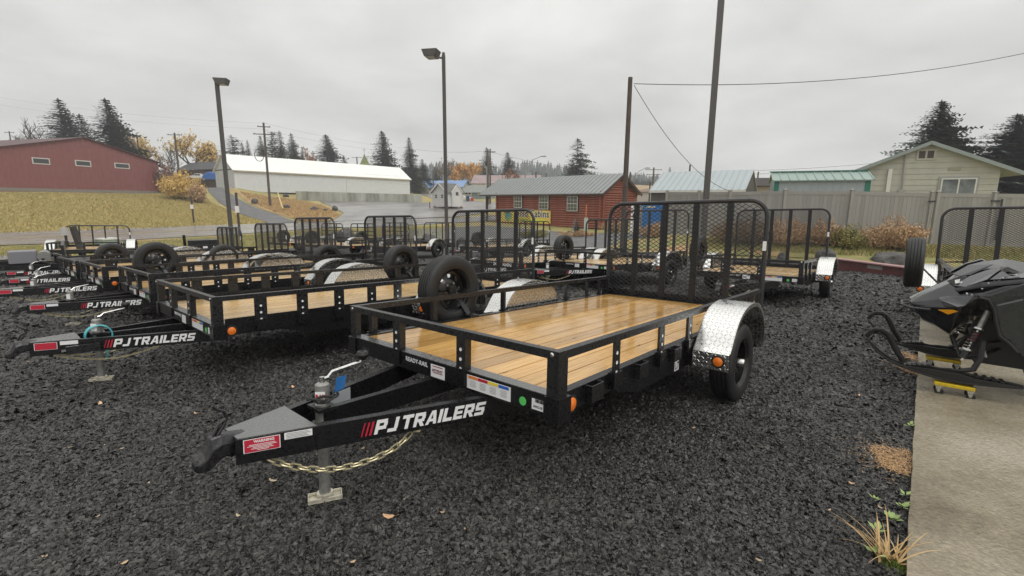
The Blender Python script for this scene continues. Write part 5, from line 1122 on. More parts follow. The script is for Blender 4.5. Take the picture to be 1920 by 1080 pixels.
# ------------------------------------------------------------------ poles, lamps, wires
pm = mat('bronze_pole', (.075, .068, .064), .5); pw_ = mat('weathered_pole', (.10, .08, .065), .8, var=.3, vscale=5)
def lamp_pole(label, px, top, py, Y, w, heads, hdir=0):
    g = at(px[1], py, Y); z = H(g.x, g.y); t = empty('light_pole', (g.x, g.y, z), label=label, cat='light pole', group='square light poles in the yard'); h = at(px[0], top, Y).z-z if top is not None else 11.
    MB().box(-w/2, w/2, -w/2, w/2, 0, h).build('pole', pm, t); MB().box(-.16, .16, -.16, .16, -.1, .06).build('base_plate', pm, t)
    if heads:
        a = heads; MB().box(-.06, .06, -.06, .06, h, h+.12).beam((0, 0, h-.12), (a*.35, -.1, h-.1), .07, .07).build('bracket', pm, t)
        hd = MB().prism([(-.24, -.3, 0), (.24, -.3, 0), (.36, -.3, .3), (-.36, -.3, .3)], (0, .62, 0)).build('lamp_head', pm, t); hd.location = (a*.55, -.1, h-.12); hd.rotation_euler = (0, 0, hdir)
        l = MB().box(-.2, .2, -.25, .25, -.012, -.002).build('lamp_lens', mat('lamp_lens', (.5, .5, .48), .3), t); l.location = hd.location; l.rotation_euler = hd.rotation_euler
    return t
lamp_pole('left square light pole with one lamp head beyond the trailers', (403, 436), 155, 462, 28, .17, .6, .2); lamp_pole('middle square light pole with its lamp head to the left', (840, 838), 104, 470, 22.7, .15, -1., -.2)
lamp_pole('tallest light pole, running out of the top of the photo', (1362, 1317), None, 461, 20.7, .2, 0)
def wood_pole(label, px, top, Y, r=.13, base=None, arms=(), name='utility_pole', group='utility poles', lean=0.):
    p = at(px, top, Y); g = H(p.x, p.y) if base is None else base; t = empty(name, (p.x, p.y, g), label=label, cat='pole', group=group); h = p.z-g
    MB().tube([(lean, 0, -.2), (0, 0, h)], [r*1.15, r*.85], 10).build('pole', pw_, t, smooth=True)
    for dz, l, ax in arms:
        MB().box(-l, l, -.06, .06, h-dz-.06, h-dz+.06).build('crossarm', pw_, t).rotation_euler = (0, 0, ax)
        for s in (-.9, .9): MB().lathe([(0, .12), (.05, .1), (.05, 0)], c=(s*l*cos(ax), s*l*sin(ax), h-dz+.06), n=8).build('insulator', ink, t)
    return t
WP = wood_pole('plain wooden pole holding the wire, left of the nearest gate top', 1182, 145, 23, .12)
up1 = wood_pole('utility pole with two crossarms before the white building', 494, 230, 74, .17, arms=((.6, .9, .3), (1.7, 1.6, .2)))
q = at(486, 291, 73.5); MB().tube([(q.x-up1.location.x+.7*cos(a), q.y-up1.location.y, q.z-up1.location.z+.9*sin(a)) for a in [k*pi/10 for k in range(20)]], .05, 6, closed=True).build('cable_loop', ink, up1, smooth=True)
wood_pole('utility pole with a crossarm behind the yellow bush', 327, 249, 96, .2, arms=((.4, 1.3, .2),)); wood_pole('pole without arms between the yellow trees', 257, 258, 100, .13)
wood_pole('short pole with arms behind the left end of the red roof', 17, 246, 120, .14, arms=((.3, 1.2, 0),)); wood_pole('utility pole with transformer left of the church spire', 669, 294, 150, .2, arms=((.2, 1.6, 0),))
wood_pole('thin pole above the right end of the white roof', 749, 308, 140, .16); wood_pole('pole right of the small spruces beyond the white building', 789, 318, 145, .16); wood_pole('pole at the foot of the blue roofed house', 812, 318, 120, .13)
wood_pole('left one of the two poles beside the cabin porch', 915, 280, 80, .15); wood_pole('right one of the two poles beside the cabin porch, with a crossarm', 919, 279, 84, .15, arms=((.5, 1., .5),))
wood_pole('short pole end above the middle of the cabin roof', 1005, 322, 80, .13); wood_pole('short pole end right of it above the cabin roof', 1024, 324, 84, .1)
wood_pole('dark pole right behind the cabin gable', 1182, 323, 60, .13); wood_pole('far utility pole with two crossarms left of the metal shelter', 1226, 314, 110, .2, arms=((.5, 1.9, 0), (1.6, 1.6, 0))); wood_pole('thin pole at the left corner of the metal shelter', 1219, 342, 40, .06)
wood_pole('pole end above the left of the light metal roof', 1294, 309, 60, .12); wood_pole('pole end above the dark roofed building', 1422, 322, 62, .11); wood_pole('thin pole above the green shed', 1489, 320, 55, .05)
def street_light(label, px, top, Y, dx):
    p = at(px, top, Y); g = H(p.x, p.y); h = p.z-g; t = empty('street_light', (p.x, p.y, g), label=label, cat='street light', group='cobra street lights'); L = dx/871.35*Y; MB().tube([(0, 0, -.2), (0, 0, h)], .12, 8).build('pole', galv, t, smooth=True)
    MB().tube([(0, 0, h-.6), (L*.45, 0, h+.6), (L*.8, 0, h+1.1)], .06, 6).build('arm', galv, t, smooth=True); MB().box(L*.78, L*1.05, -.15, .15, h+1.02, h+1.2).build('lamp_head', galv, t); return t
street_light('cobra street light rising behind the cabin roof', 985, 305, 85, 36); street_light('cobra street light right of the cabin gable', 1185, 327, 85, 30); street_light('small street light beside the porch poles', 913, 312, 90, -14)
wm = mat('cable_black', (.04, .04, .04), .6)
def wire(label, a, b, sag, r=.012, n=24, group='overhead cables'):
    a, b = at(*a), at(*b); pts_ = [a.lerp(b, k/n)-Vector((0, 0, sag*4*(k/n)*(1-k/n))) for k in range(n+1)]
    o = MB().tube([p-a for p in pts_], r, 5).build('overhead_cable', wm, smooth=True); o.location = a; meta(o, label, 'cable', group)
wire('cable from the plain wooden pole out over the beige house', (1189, 157, 23), (1990, 84, 30), .75, .018); wire('slack cable dropping from the plain wooden pole to the shelter', (1189, 160, 23), (1372, 359, 31), .9, .014)
wire('highest faint line across the left sky', (-40, 176, 90), (500, 231, 74), .8, .008); wire('lower faint line across the left sky', (-40, 190, 92), (500, 242, 74), .8, .008)
wire('line from the two-armed pole towards the spire', (497, 231, 74), (768, 278, 110), .6, .01); wire('line just below it towards the spire', (497, 244, 74), (768, 286, 110), .6, .01)
wire('line from the spire towards the cabin poles', (768, 278, 110), (917, 283, 84), .5, .018); wire('line over the white roof, upper', (327, 258, 96), (745, 330, 118), 1.4, .01); wire('line over the white roof, lower', (327, 262, 96), (770, 346, 118), 1.8, .01)
wire('upper line over the green shed', (1405, 320, 60), (1700, 300, 55), .2, .015); wire('lower line over the green shed', (1405, 326, 60), (1680, 313, 55), .2, .015); wire('line right of the cabin poles', (919, 285, 84), (1226, 330, 110), 1., .02); wire('line behind the cabin gable', (1190, 336, 85), (1226, 328, 110), .4, .02)
# ------------------------------------------------------------------ snowmobile on two dollies
def snowmobile():
    a = lot(1783, 738, .04); b = lot(1763, 693, .04); lat = Vector((a.x-b.x, a.y-b.y, 0)); H2 = lat.length/2; lat.normalize(); X = Vector((-lat.y, lat.x, 0)); X = X if X.x > 0 else -X
    O = (a+b)/2; Y = Vector((0, 0, 1)).cross(X)
    mw = Matrix(((X.x, Y.x, 0, O.x), (X.y, Y.y, 0, O.y), (0, 0, 1, O.z), (0, 0, 0, 1)))
    def sp(px, py, y):
        d = ray(px, py); o = O+Y*y; k = (o-CP).dot(Y)/d.dot(Y); p = CP+d*k-O; return Vector((p.dot(X), y, p.z))
    t = empty('snowmobile', None, mw=mw, label='black snowmobile with raised skis parked on yellow dollies', cat='snowmobile')
    gl = mat('sled_gloss_black', (.010, .010, .012), .16, bump=.05, bscale=260, rvar=.1, vscale=60, coat=.6); mt = mat('sled_matte_black', (.014, .014, .015), .5, bump=.1, bscale=150); sk = mat('ski_plastic', (.012, .012, .012), .38, rvar=.1)
    gl2 = mat('sled_graphite', (.022, .024, .027), .2, bump=.04, bscale=260, rvar=.1, vscale=60, coat=.8); gl2.node_tree.nodes['Principled BSDF'].inputs['IOR'].default_value = 1.8
    # stations: top, crest, side, low, belly, keel
    ST = [[(1705, 561, 0), (1705, 563, -.09), (1706, 566, -.15), (1711, 573, -.16), (1717, 582, -.14), (1718, 583, 0)],
          [(1738, 545, 0), (1738, 549, -.12), (1746, 563, -.21), (1741, 576, -.24), (1727, 596, -.17), (1729, 599, 0)],
          [(1774, 526, 0), (1778, 532, -.15), (1783, 556, -.27), (1770, 577, -.30), (1750, 607, -.21), (1752, 611, 0)],
          [(1800, 506, 0), (1812, 519, -.17), (1819, 549, -.32), (1799, 577, -.34), (1779, 627, -.2), (1781, 630, 0)],
          [(1847, 490, 0), (1850, 506, -.19), (1856, 541, -.37), (1836, 556, -.39), (1815, 590, -.24), (1817, 600, 0)],
          [(1882, 485, 0), (1884, 500, -.2), (1888, 536, -.41), (1866, 558, -.42), (1858, 600, -.24), (1860, 610, 0)],
          [(1922, 492, 0), (1924, 510, -.22), (1928, 532, -.43), (1905, 562, -.44), (1900, 640, -.26), (1900, 650, 0)],
          [(1990, 500, 0), (1990, 520, -.22), (1995, 545, -.43), (1980, 600, -.45), (1970, 690, -.3), (1970, 700, 0)]]
    P = [[sp(*q) for q in s] for s in ST]; n = len(P)
    def shell(rows, name, m, cols, closed_front=False):
        mb = MB(); vs = []
        for r in rows:
            h = [P[r][c] for c in cols]; vs += h+[Vector((p.x, -p.y, p.z)) for p in reversed(h) if abs(p.y) > 1e-6]
        k = len(vs)//len(rows); fs = []
        loop = cols[0] == 0 and cols[-1] == 5
        for i in range(len(rows)-1):
            for j in range(k if loop else k-1): fs.append((i*k+j, i*k+(j+1) % k, (i+1)*k+(j+1) % k, (i+1)*k+j))
        if closed_front and loop: fs.append(tuple(range(k)))
        return mb.add(vs, fs).build(name, m, t, bevel=.012)
    shell(list(range(n)), 'body', gl, [0, 1, 2, 3, 4, 5], True)
    # raised cowl over the headlight
    def ply(name, m, pts_, th=.012, par=t, both=True, bev=.004):
        for s in ((1, -1) if both else (1,)):
            q = [sp(*p) for p in pts_]; nn = (q[1]-q[0]).cross(q[2]-q[0]).normalized(); nn = nn if nn.y < 0 else -nn
            if nn.y > -.15 and nn.z < 0: nn = -nn
            pp = [p+nn*.004 for p in q]; pp2 = [(p.x, p.y*s, p.z) for p in pp]; v = Vector((nn.x, nn.y*s, nn.z))*th
            MB().prism(pp2, v).build(name, m, par, bevel=bev)
    ply('cowl_panel', gl2, [(1786, 515, -.10), (1816, 498, -.08), (1848, 490, -.08), (1862, 497, -.16), (1820, 517, -.16), (1800, 519, -.15)], .02)
    ply('hood_panel', gl2, [(1790, 538, -.22), (1820, 520, -.19), (1880, 500, -.22), (1872, 512, -.27), (1852, 527, -.33), (1812, 541, -.29)], .016)
    ply('hood_panel', gl2, [(1854, 526, -.335), (1876, 510, -.28), (1925, 512, -.26), (1925, 522, -.36)], .016)
    ply('side_panel', gl2, [(1762, 558, -.245), (1783, 556, -.275), (1829, 555, -.345), (1811, 575, -.35), (1797, 577, -.345), (1764, 564, -.27)], .014)
    ply('headlight_housing', mt, [(1776, 527, -.135), (1800, 519, -.16), (1819, 519, -.19), (1795, 537, -.215), (1790, 537, -.21)], .012)
    ply('headlight', zinc, [(1792, 527, -.19), (1803, 525, -.2), (1801, 533, -.215), (1793, 534, -.21)], .03)
    ply('nose_vent', mt, [(1764, 566, -.27), (1778, 570, -.3), (1794, 577, -.345), (1772, 576, -.31)], .008)
    ply('amber_reflector', mat('amber_reflector', (.85, .36, .01), .3), [(1759, 580, -.285), (1788, 580, -.325), (1797, 583.5, -.33), (1778, 589, -.3)], .006, both=True)
    ply('body_screw', zinc, [(1812, 549, -.335), (1816, 549, -.34), (1816, 553, -.345), (1812, 553, -.34)], .012)
    for q in ((1853, 531), (1880, 521), (1905, 516), (1841, 541), (1822, 552), (1900, 545)):
        p = sp(q[0], q[1], -.36 if q[0] < 1890 else -.40); MB().lathe([(0, -.016), (.007, -.014), (.009, 0)], c=tuple(p), axis='y', n=10).build('panel_bolt', zinc, t, smooth=True)
    ply('hood_vent', mt, [(1880, 506, -.28), (1889, 501, -.27), (1912, 511, -.31), (1900, 514, -.33)], .01)
    ply('seam_strip', mt, [(1790, 539, -.24), (1840, 529, -.34), (1921, 522, -.40), (1921, 526, -.42), (1842, 534, -.37), (1793, 543, -.28)], .02)
    ply('side_decal', mat('decal_grey', (.14, .145, .15), .4), [(1870, 571, -.50), (1918, 560, -.50), (1918, 563, -.50), (1870, 574, -.50)], .002)
    # side fairing behind the suspension well
    for s in (1, -1):
        q = [sp(x, y, -.45) for x, y in ((1832, 553), (1857, 553), (1925, 531), (1990, 545), (2060, 600), (2060, 720), (1985, 715), (1921, 675), (1905, 655), (1893, 640), (1876, 629), (1870, 600), (1865, 577), (1856, 563), (1834, 558))]
        MB().prism([(p.x, p.y*s, p.z) for p in q], (0, .05*s, 0)).build('side_fairing', mat('fairing_graphite', (.022, .025, .025), .3, bump=.1, bscale=200, rvar=.08), t, bevel=.01)
        MB().tube([sp(x, y, -.45)*1 if s > 0 else Vector((sp(x, y, -.45).x, .45, sp(x, y, -.45).z)) for x, y in ((1836, 558), (1854, 562), (1864, 580), (1868, 605), (1874, 630), (1892, 643), (1908, 661))], .014, 8).build('fairing_edge', mt, t, smooth=True)
    # front bumper loop
    bp = [sp(1745, 581, -.26), sp(1708, 577, -.2), sp(1692, 571, -.12)]; bp += [Vector((p.x, -p.y, p.z)) for p in reversed(bp)]
    MB().tube(bp, .013, 8).build('front_bumper', blackr, t, smooth=True); MB().tube([sp(1710, 566, -.13), sp(1694, 570, -.12)], .011, 8).tube([sp(1710, 566, .13), sp(1694, 570, .12)], .011, 8).build('bumper_brace', blackr, t, smooth=True)
    # engine block and chassis seen in the well
    c = sp(1850, 600, -.1); MB().box(c.x-.05, c.x+.9, -.2, .2, .28, .8).build('chassis', mt, t)
    for s in (-1, 1):
        yc = .45*s; e = empty('ski', (0, 0, 0)); e.parent = t
        S = lambda x, y: Vector((sp(x, y, -.45).x, yc, sp(x, y, -.45).z))
        up = [(1624, 630), (1634, 641), (1650, 656), (1672, 671), (1696, 681), (1718, 680), (1740, 684), (1760, 689), (1778, 690), (1797, 693), (1822, 702), (1855, 708), (1890, 716), (1920, 723)]
        lo = [(1918, 728), (1883, 723), (1842, 721), (1800, 716), (1750, 706), (1703, 691), (1667, 676), (1642, 659), (1622, 633)]
        mb = MB(); mb.prism([S(*q)+Vector((0, -.014, 0)) for q in up]+[S(*q)+Vector((0, -.014, 0)) for q in lo], (0, .028, 0))
        low = [S(*q) for q in reversed(lo)]
        vs = []; 
        for i, p in enumerate(low):
            w = (.02, .04, .058, .065, .068, .068, .068, .06, .045)[i]; vs += [(p.x, yc-w, p.z+.018), (p.x, yc-w, p.z+.004), (p.x, yc+w, p.z+.004), (p.x, yc+w, p.z+.018)]
        fs = [(0, 1, 2, 3)]; k = len(low)
        for i in range(k-1):
            for j in range(4): fs.append((i*4+j, i*4+(j+1) % 4, i*4+4+(j+1) % 4, i*4+4+j))
        fs.append((k*4-4, k*4-3, k*4-2, k*4-1)); mb.add(vs, fs)
        # raised side walls with a ribbed grip top
        for y in (-.05, .05):
            pl = [(1672, 676), (1696, 683), (1740, 688), (1778, 695), (1797, 697), (1822, 706), (1855, 712), (1915, 724)]; pb = [(1915, 727), (1855, 722), (1800, 716), (1750, 706), (1703, 691), (1672, 678)]
            mb.prism([S(*q)+Vector((0, y-.008, 0)) for q in pl+pb], (0, .016, 0))
        mb.build('ski_blade', sk, e, bevel=.004)
        for i in range(9):
            x = 1705+i*9 if i < 5 else 1830+(i-5)*16; p = S(x, 683 if i < 5 else 704+(i-5)*3.6); MB().box(p.x-.012, p.x+.012, yc-.05, yc+.05, p.z-.004, p.z+.01).build('ski_rib', sk, e)
        hp = [S(1624, 631), S(1631, 623), S(1641, 618), S(1655, 619), S(1665, 626), S(1672, 638), S(1680, 656), S(1695, 680)]
        MB().tube(hp, [.012, .014, .015, .016, .017, .017, .016, .014], 8, flat=1.6).build('ski_handle', sk, e, smooth=True)
        for q in ((1624, 632), (1696, 681)): MB().lathe([(0, -.0), (.009, 0), (.009, .05), (0, .05)], c=(S(*q).x, yc-.025, S(*q).z), axis='y', n=10).build('ski_bolt', zinc, e, smooth=True)
        # spindle, arms, shock
        sh0, sh1 = sp(1853, 583, -.30), sp(1803, 676, -.40); sh0 = Vector((sh0.x, sh0.y*-s, sh0.z)); sh1 = Vector((sh1.x, sh1.y*-s, sh1.z))
        if s < 0: sh0.y, sh1.y = -.30, -.40
        else: sh0.y, sh1.y = .30, .40
        f = empty('front_suspension', (0, 0, 0)); f.parent = t; D = sh1-sh0
        MB().tube([sh0, sh0+D*.36], .022, 12).build('shock_reservoir', galv, f, smooth=True); MB().tube([sh0+D*.3, sh0+D*1.], .009, 8).build('shock_shaft', zinc, f, smooth=True)
        cp = []; u = D.normalized(); v = u.cross(Vector((0, 1, 0))).normalized(); w = u.cross(v); nt_ = 7
        for k in range(nt_*12+1):
            a = 2*pi*k/12; cp.append(sh0+D*(.36+.4*k/(nt_*12))+(v*cos(a)+w*sin(a))*.034)
        MB().tube(cp, .0055, 6).build('shock_spring', mt, f, smooth=True); MB().tube([sh0+D*.34, sh0+D*.37], .04, 14).build('spring_seat', zinc, f, smooth=True); MB().tube([sh0+D*.76, sh0+D*.79], .04, 14).build('spring_seat', zinc, f, smooth=True)
        MB().tube([sh0+D*.42, sh0+D*.6], .026, 12).build('shock_body', mat('shock_red_print', (.2, .02, .03), .4, var=.9, vscale=50, col2=(.02, .02, .02)), f, smooth=True); MB().tube([sh0+D*.8, sh0+D*.95], .028, 12).build('shock_boot', mt, f, smooth=True)
        ks = Vector((sh1.x, .45*s, sh1.z)); kb_ = S(1795, 694)
        MB().tube([Vector((kb_.x+.02, .45*s, kb_.z+.0)), Vector((kb_.x+.1, .45*s, kb_.z+.03)), sp(1838, 672, -.44)*1 if s < 0 else Vector((sp(1838, 672, -.44).x, .44, sp(1838, 672, -.44).z)), Vector((sp(1845, 640, -.42).x, .42*s, sp(1845, 640, -.42).z))], [.02, .024, .022, .018], 8).build('spindle', mt, f, smooth=True)
        def ar(px, py, y): 
            p = sp(px, py, -abs(y)); return Vector((p.x, s*abs(y), p.z))
        MB().tube([ar(1845, 642, .42), ar(1870, 640, .2), ar(1905, 640, .15)], .014, 8).tube([ar(1845, 642, .42), ar(1812, 626, .2), ar(1800, 622, .15)], .012, 8).build('upper_arm', mt, f, smooth=True)
        MB().tube([ar(1838, 668, .42), ar(1870, 655, .2), ar(1893, 650, .15)], .014, 8).tube([ar(1838, 668, .42), ar(1800, 668, .25), ar(1787, 632, .12)], .013, 8).build('lower_arm', mt, f, smooth=True)
        MB().tube([ar(1848, 670, .4), ar(1842, 648, .38)], .012, 8).build('tie_rod', galv, f, smooth=True)
    # tunnel, seat, track and bars, mostly outside the frame
    x0 = sp(1930, 600, -.3).x
    MB().box(x0+.1, x0+1.9, -.19, .19, .12, .5).build('track', rubber, t, bevel=.08); MB().prism([(x0+.3, -.16, .62), (x0+1.5, -.16, .62), (x0+1.5, -.16, .86), (x0+1.0, -.16, .86), (x0+.4, -.16, .98)], (0, .32, 0)).build('seat', mt, t, bevel=.03)
    MB().box(x0, x0+2.0, -.22, .22, .5, .62).build('tunnel', gl, t, bevel=.01); MB().tube([(x0+.2, -.36, 1.16), (x0+.15, -.2, 1.2), (x0+.12, 0, 1.12), (x0+.15, .2, 1.2), (x0+.2, .36, 1.16)], .016, 8).build('handlebar', mt, t, smooth=True)
    # dollies
    yl = mat('dolly_yellow', (.72, .50, .02), .45, var=.25, vscale=30)
    for s, lb in ((-1, 'near yellow ski dolly with caster wheels under the closer ski'), (1, 'far yellow ski dolly with caster wheels under the farther ski')):
        e = empty('ski_dolly', None, mw=mw@Matrix.Translation((.0, s*.45, 0)), label=lb, cat='dolly', group='yellow ski dollies')
        MB().box(-.13, .14, -.075, .075, .092, .122).build('platform', yl, e, bevel=.004)
        for x in (-.1, .11):
            for y in (-.055, .055):
                c_ = empty('caster', (x, y, 0)); c_.parent = e; MB().prism([(-.02, -.012, .09), (.03, -.012, .09), (.015, -.012, .03), (0, -.012, .03)], (0, .024, 0)).build('fork', zinc, c_); MB().lathe([(0, -.01), (.028, -.01), (.032, -.005), (.032, .005), (.028, .01), (0, .01)], c=(.012, 0, .034), axis='y', n=16).build('caster_wheel', rubber, c_, smooth=True)
snowmobile()
# ------------------------------------------------------------------ small things of the yard
import mathutils.noise as mnoise
rockm = mat('basalt_boulder', (.10, .095, .09), .75, var=.5, vscale=3, bump=.8, bscale=12)
def boulder(label, px, top, bot, Y, wpx, seed=0, group='boulders at the edge of the yard', dz=None, ry=.8):
    p = at(px, bot, Y) if Y else lot(px, bot); Y = p.y; z = p.z; h = at(px, top, Y).z-z; w = wpx/871.35*Y/2; bm = bmesh.new(); bmesh.ops.create_icosphere(bm, subdivisions=3, radius=1)
    for v in bm.verts:
        q = v.co.normalized(); f = 1+.28*mnoise.noise(q*1.3+Vector((seed*3.1, 0, 0)))+.12*mnoise.noise(q*3.5+Vector((seed, 5, 0))); f = f if q.z > -.2 else f*.9
        v.co = Vector((q.x*w*f*1.02, q.y*w*ry*f, max(q.z, -.35)*h*.97*f))
    for f in bm.faces: f.smooth = False
    me = bpy.data.meshes.new('boulder'); bm.to_mesh(me); bm.free(); me.materials.append(rockm); o = link('boulder', me); o.location = (p.x, p.y, z); o.rotation_euler = (0, 0, seed); return meta(o, label, 'rock', group)
for i, a in enumerate((('pointed dark boulder left of the utility box, near the left edge', 32, 478, 500, 17, 26), ('long pale-edged boulder behind the dead straw tuft', 108, 480, 498, 17.5, 40), ('wide flat boulder lying behind the steel beam', 1668, 470, 492, 18.3, 62), ('small boulder behind the right trailer deck', 1468, 472, 486, 19.3, 26),
    ('pale boulder between the right trailer gate and its fender', 1548, 466, 482, 19, 36), ('flat slab boulder right of the ladder-bar gates', 648, 428, 450, 28, 36), ('second boulder left of the third mesh gate top', 625, 434, 452, 28.5, 24), ('large triangular boulder before the plain bar gate', 805, 436, 462, 27, 40), ('round boulder right of the triangular one', 820, 446, 462, 27.4, 22),
    ('dark boulder between the centre pole and the bar gate', 788, 448, 462, 27.6, 24), ('low boulder behind the centre pole', 865, 446, 462, 27, 26))): boulder(*a[:6], seed=i+1)
def pile(label, px0, px1, bot, Y, n=90):
    r = random.Random(3); V = MB()
    for k in range(n):
        px = r.uniform(px0, px1); p = at(px, bot-r.uniform(0, 4), Y+r.uniform(-.8, 1.2)); s = r.uniform(.07, .17); z = H(p.x, p.y)
        V.add([(p.x+s*r.uniform(.6, 1.3)*cos(a*1.571+k), p.y+s*r.uniform(.6, 1.3)*sin(a*1.571+k), z) for a in range(4)]+[(p.x+r.uniform(-.3, .3)*s, p.y, z+s*r.uniform(.9, 1.9))], [(0, 1, 4), (1, 2, 4), (2, 3, 4), (3, 0, 4)])
    meta(V.build('rubble', mat('rubble_grey', (.2, .19, .18), .8, isl=1, col2=(.42, .38, .34))), label, 'rubble', kind='stuff')
pile('strip of broken grey and tan rocks along the grass verge', -10, 150, 500, 18.2, 260); pile('pile of broken rocks left of the fifth trailer gate', 300, 400, 478, 20.5, 240)
# red painted steel beam
a, b = lot(1572, 506), lot(1712, 520); d = (b-a).normalized(); e = empty('steel_beam', tuple(a), math.atan2(d.y, d.x), label='long rusty red steel I-beam lying on the gravel before the fence', cat='beam'); L = (b-a).length
sr = mat('red_oxide_steel', (.16, .045, .04), .5, var=.3, vscale=4); sp_ = mat('faded_pink_steel', (.42, .24, .23), .45, var=.2, vscale=4)
MB().box(-.3, L+1, -.16, .16, .0, .03).box(-.3, L+1, -.02, .02, .031, .37).build('web', sr, e); MB().box(-.3, L+1, -.17, .17, .371, .41).build('top_flange', sp_, e); MB().box(L*.42, L*.62, -.032, -.021, .2, .32).build('label_plate', mat('plate_dull', (.3, .27, .26), .6), e)
# blue vending kiosk and white cooler beside the cabin
a = at(1203, 420, 31.5); b = at(1246, 421, 31); z1 = at(1224, 381, 31.2).z; e = empty('vending_kiosk', tuple(a), math.atan2(b.y-a.y, b.x-a.x), label='bright blue vending kiosk seen through the nearest mesh gate', cat='kiosk'); L = math.hypot(b.x-a.x, b.y-a.y); h = z1-a.z
blp = mat('kiosk_blue', (.02, .16, .46), .4); MB().box(0, L, 0, 1., -.6, h).build('cabinet', blp, e); MB().box(-.03, L+.03, -.04, 1.04, h+.001, h+.08).build('cap', framew, e)
for k in range(3): MB().box(L*k/3+.02, L*(k+1)/3-.02, -.03, -.002, -.0, h*.72).build('door', blp, e)
MB().box(L*.15, L*.55, -.02, -.003, h*.78, h*.86).build('panel_strip', mat('cream_strip', (.6, .55, .35), .5), e)
a = at(1182, 420, 31.8); e = empty('ice_chest', tuple(a), math.atan2(b.y-a.y, b.x-a.x), label='white cooler with a dark picture, left of the blue kiosk', cat='cooler'); MB().box(0, .62, 0, .7, -.5, h).build('cabinet', white, e); MB().lathe([(0, -.01), (.2, -.01), (.2, 0)], c=(.31, 0, h*.4), axis='y', n=16).build('round_picture', ink, e); MB().box(.03, .59, -.012, -.002, h*.62, h*.68).build('pink_band', mat('pink_band', (.5, .2, .25), .5), e)
# utility cabinet, meter bucket and post at the left
p = at(205, 478, 20); e = empty('utility_cabinet', tuple(p), -.4, label='pale green utility cabinet standing on the verge behind the low gate', cat='utility box'); gb = mat('utility_green', (.30, .38, .32), .6, var=.15, vscale=3); h = at(205, 449, 20).z-p.z
MB().box(-.3, .32, -.3, .3, -.2, h).build('cabinet', gb, e); MB().box(-.33, .35, -.33, .33, h, h+.06).build('lid', mat('cabinet_lid', (.6, .62, .58), .5), e)
p = at(152, 482, 17.6); e = empty('wooden_post', tuple(p), label='leaning dark wooden post with a wire behind the low gate', cat='post'); h = at(142, 425, 17.6).z-p.z; MB().beam((.1, 0, -.1), (-.14, 0, h), .15, .15, up=(0, 1, 0)).build('post', mat('dark_post', (.05, .045, .04), .8, var=.3), e)
p = at(128, 482, 17.8); z = at(128, 427, 17.8).z; zb2 = at(128, 441, 17.8).z; e = empty('mailbox', tuple(p), label='upturned grey bucket on a thin stake left of the dark post', cat='bucket'); MB().lathe([(0, z-p.z), (.11, z-p.z), (.14, zb2-p.z), (.12, zb2-p.z)], n=18).build('bucket', mat('bucket_grey', (.42, .41, .4), .5), e, smooth=True); MB().tube([(0, 0, -.1), (0, 0, zb2-p.z+.1)], .02, 6).build('stake', wm, e)
e.name = 'bucket_on_stake'
for (px, t_, b_, Y, lb) in ((364, 368, 420, 50, 'sign post with a small white plate on the grass across the road'), (450, 361, 444, 36, 'thin marker post with a white stripe beside the road')):
    p = at(px, b_, Y); e = empty('marker_post', tuple(p), label=lb, cat='post'); h = at(px, t_, Y).z-p.z; MB().box(-.07, .07, -.05, .05, -.3, h).build('post', mat('marker_brown', (.07, .05, .045), .7), e); MB().box(-.16, .16, -.07, -.052, h*.55, h*.7).build('plate', white, e)
p = at(530, 391, 66); q = at(521, 362, 70); o = MB().tube([p, q], .09, 6).build('leaning_stake', mat('pale_stake', (.6, .45, .22), .6)); meta(o, 'pale leaning timber stake on the dry bank below the white building', 'stake')
for i, (px, t_, b_, Y, w, lb) in enumerate(((590, 387, 393, 68, 14, 'dark rock on the dry bank, left one'), (611, 391, 394, 66, 10, 'flat rock in the middle of the dry bank'), (628, 385, 393, 66, 10, 'pale rock at the right edge of the dry bank'), (538, 383, 388, 68, 12, 'rock beside the foot of the leaning stake'), (478, 372, 379, 76, 14, 'rock below the left end of the white building'), (536, 363, 368, 88, 12, 'dark stone at the left end of the retaining wall'))): boulder(lb, px, t_, b_, Y, w, seed=20+i, group='rocks on the dry bank')
# trailer nose and winch box at the far left
p = lot(35, 530); e = empty('equipment_trailer', tuple(p), .75, label='black equipment trailer nose with a grey winch box at the left edge', cat='trailer')
MB().box(-1.5, 1.2, -.06, .06, .35, .48).beam((-1.2, 0, .42), (.9, .5, .42), .09, .12).beam((-1.2, 0, .42), (.9, -.5, .42), .09, .12).build('tongue', black, e)
MB().box(-.1, .42, -.22, .22, .5, .82).build('winch_box', mat('winch_grey', (.2, .2, .22), .5), e, bevel=.02); MB().tube([(.55, -.3, .66), (.55, .3, .66)], .13, 16).build('winch_drum', galv, e, smooth=True)
MB().box(.9, .96, -.95, .95, .35, .98).box(.96, 2.4, -.95, .95, .35, .5).build('front_panel', blackr, e); MB().tube([(-1., .0, .9), (-1., 0, -.0)], .05, 10).build('jack', galv, e, smooth=True)
p = lot(-20, 532); e = empty('trailer_tongue', tuple(p), .85, label='cut off trailer tongue at the very left edge', cat='trailer'); MB().beam((-.6, 0, .5), (1., .35, .5), .08, .14).beam((-.6, 0, .5), (1., -.35, .5), .08, .14).build('tongue', black, e); MB().tube([(-.2, 0, .9), (-.2, 0, 0)], .045, 10).build('jack', galv, e)
p = lot(385, 492); e = empty('tool_box', tuple(p), .6, label='black steel box with two white discs left of the sixth trailer gate', cat='tool box'); MB().box(-.5, .5, -.3, .3, .35, .9).box(-.9, -.4, -.05, .05, .4, .5).build('box', blackr, e); MB().tube([(-.6, 0, 1.1), (-.6, 0, 0)], .05, 8).build('jack', black, e)
for x in (.05, .33): MB().lathe([(0, -.02), (.08, -.02), (.08, 0)], c=(x, -.3, .62), axis='y', n=14).build('disc', white, e)
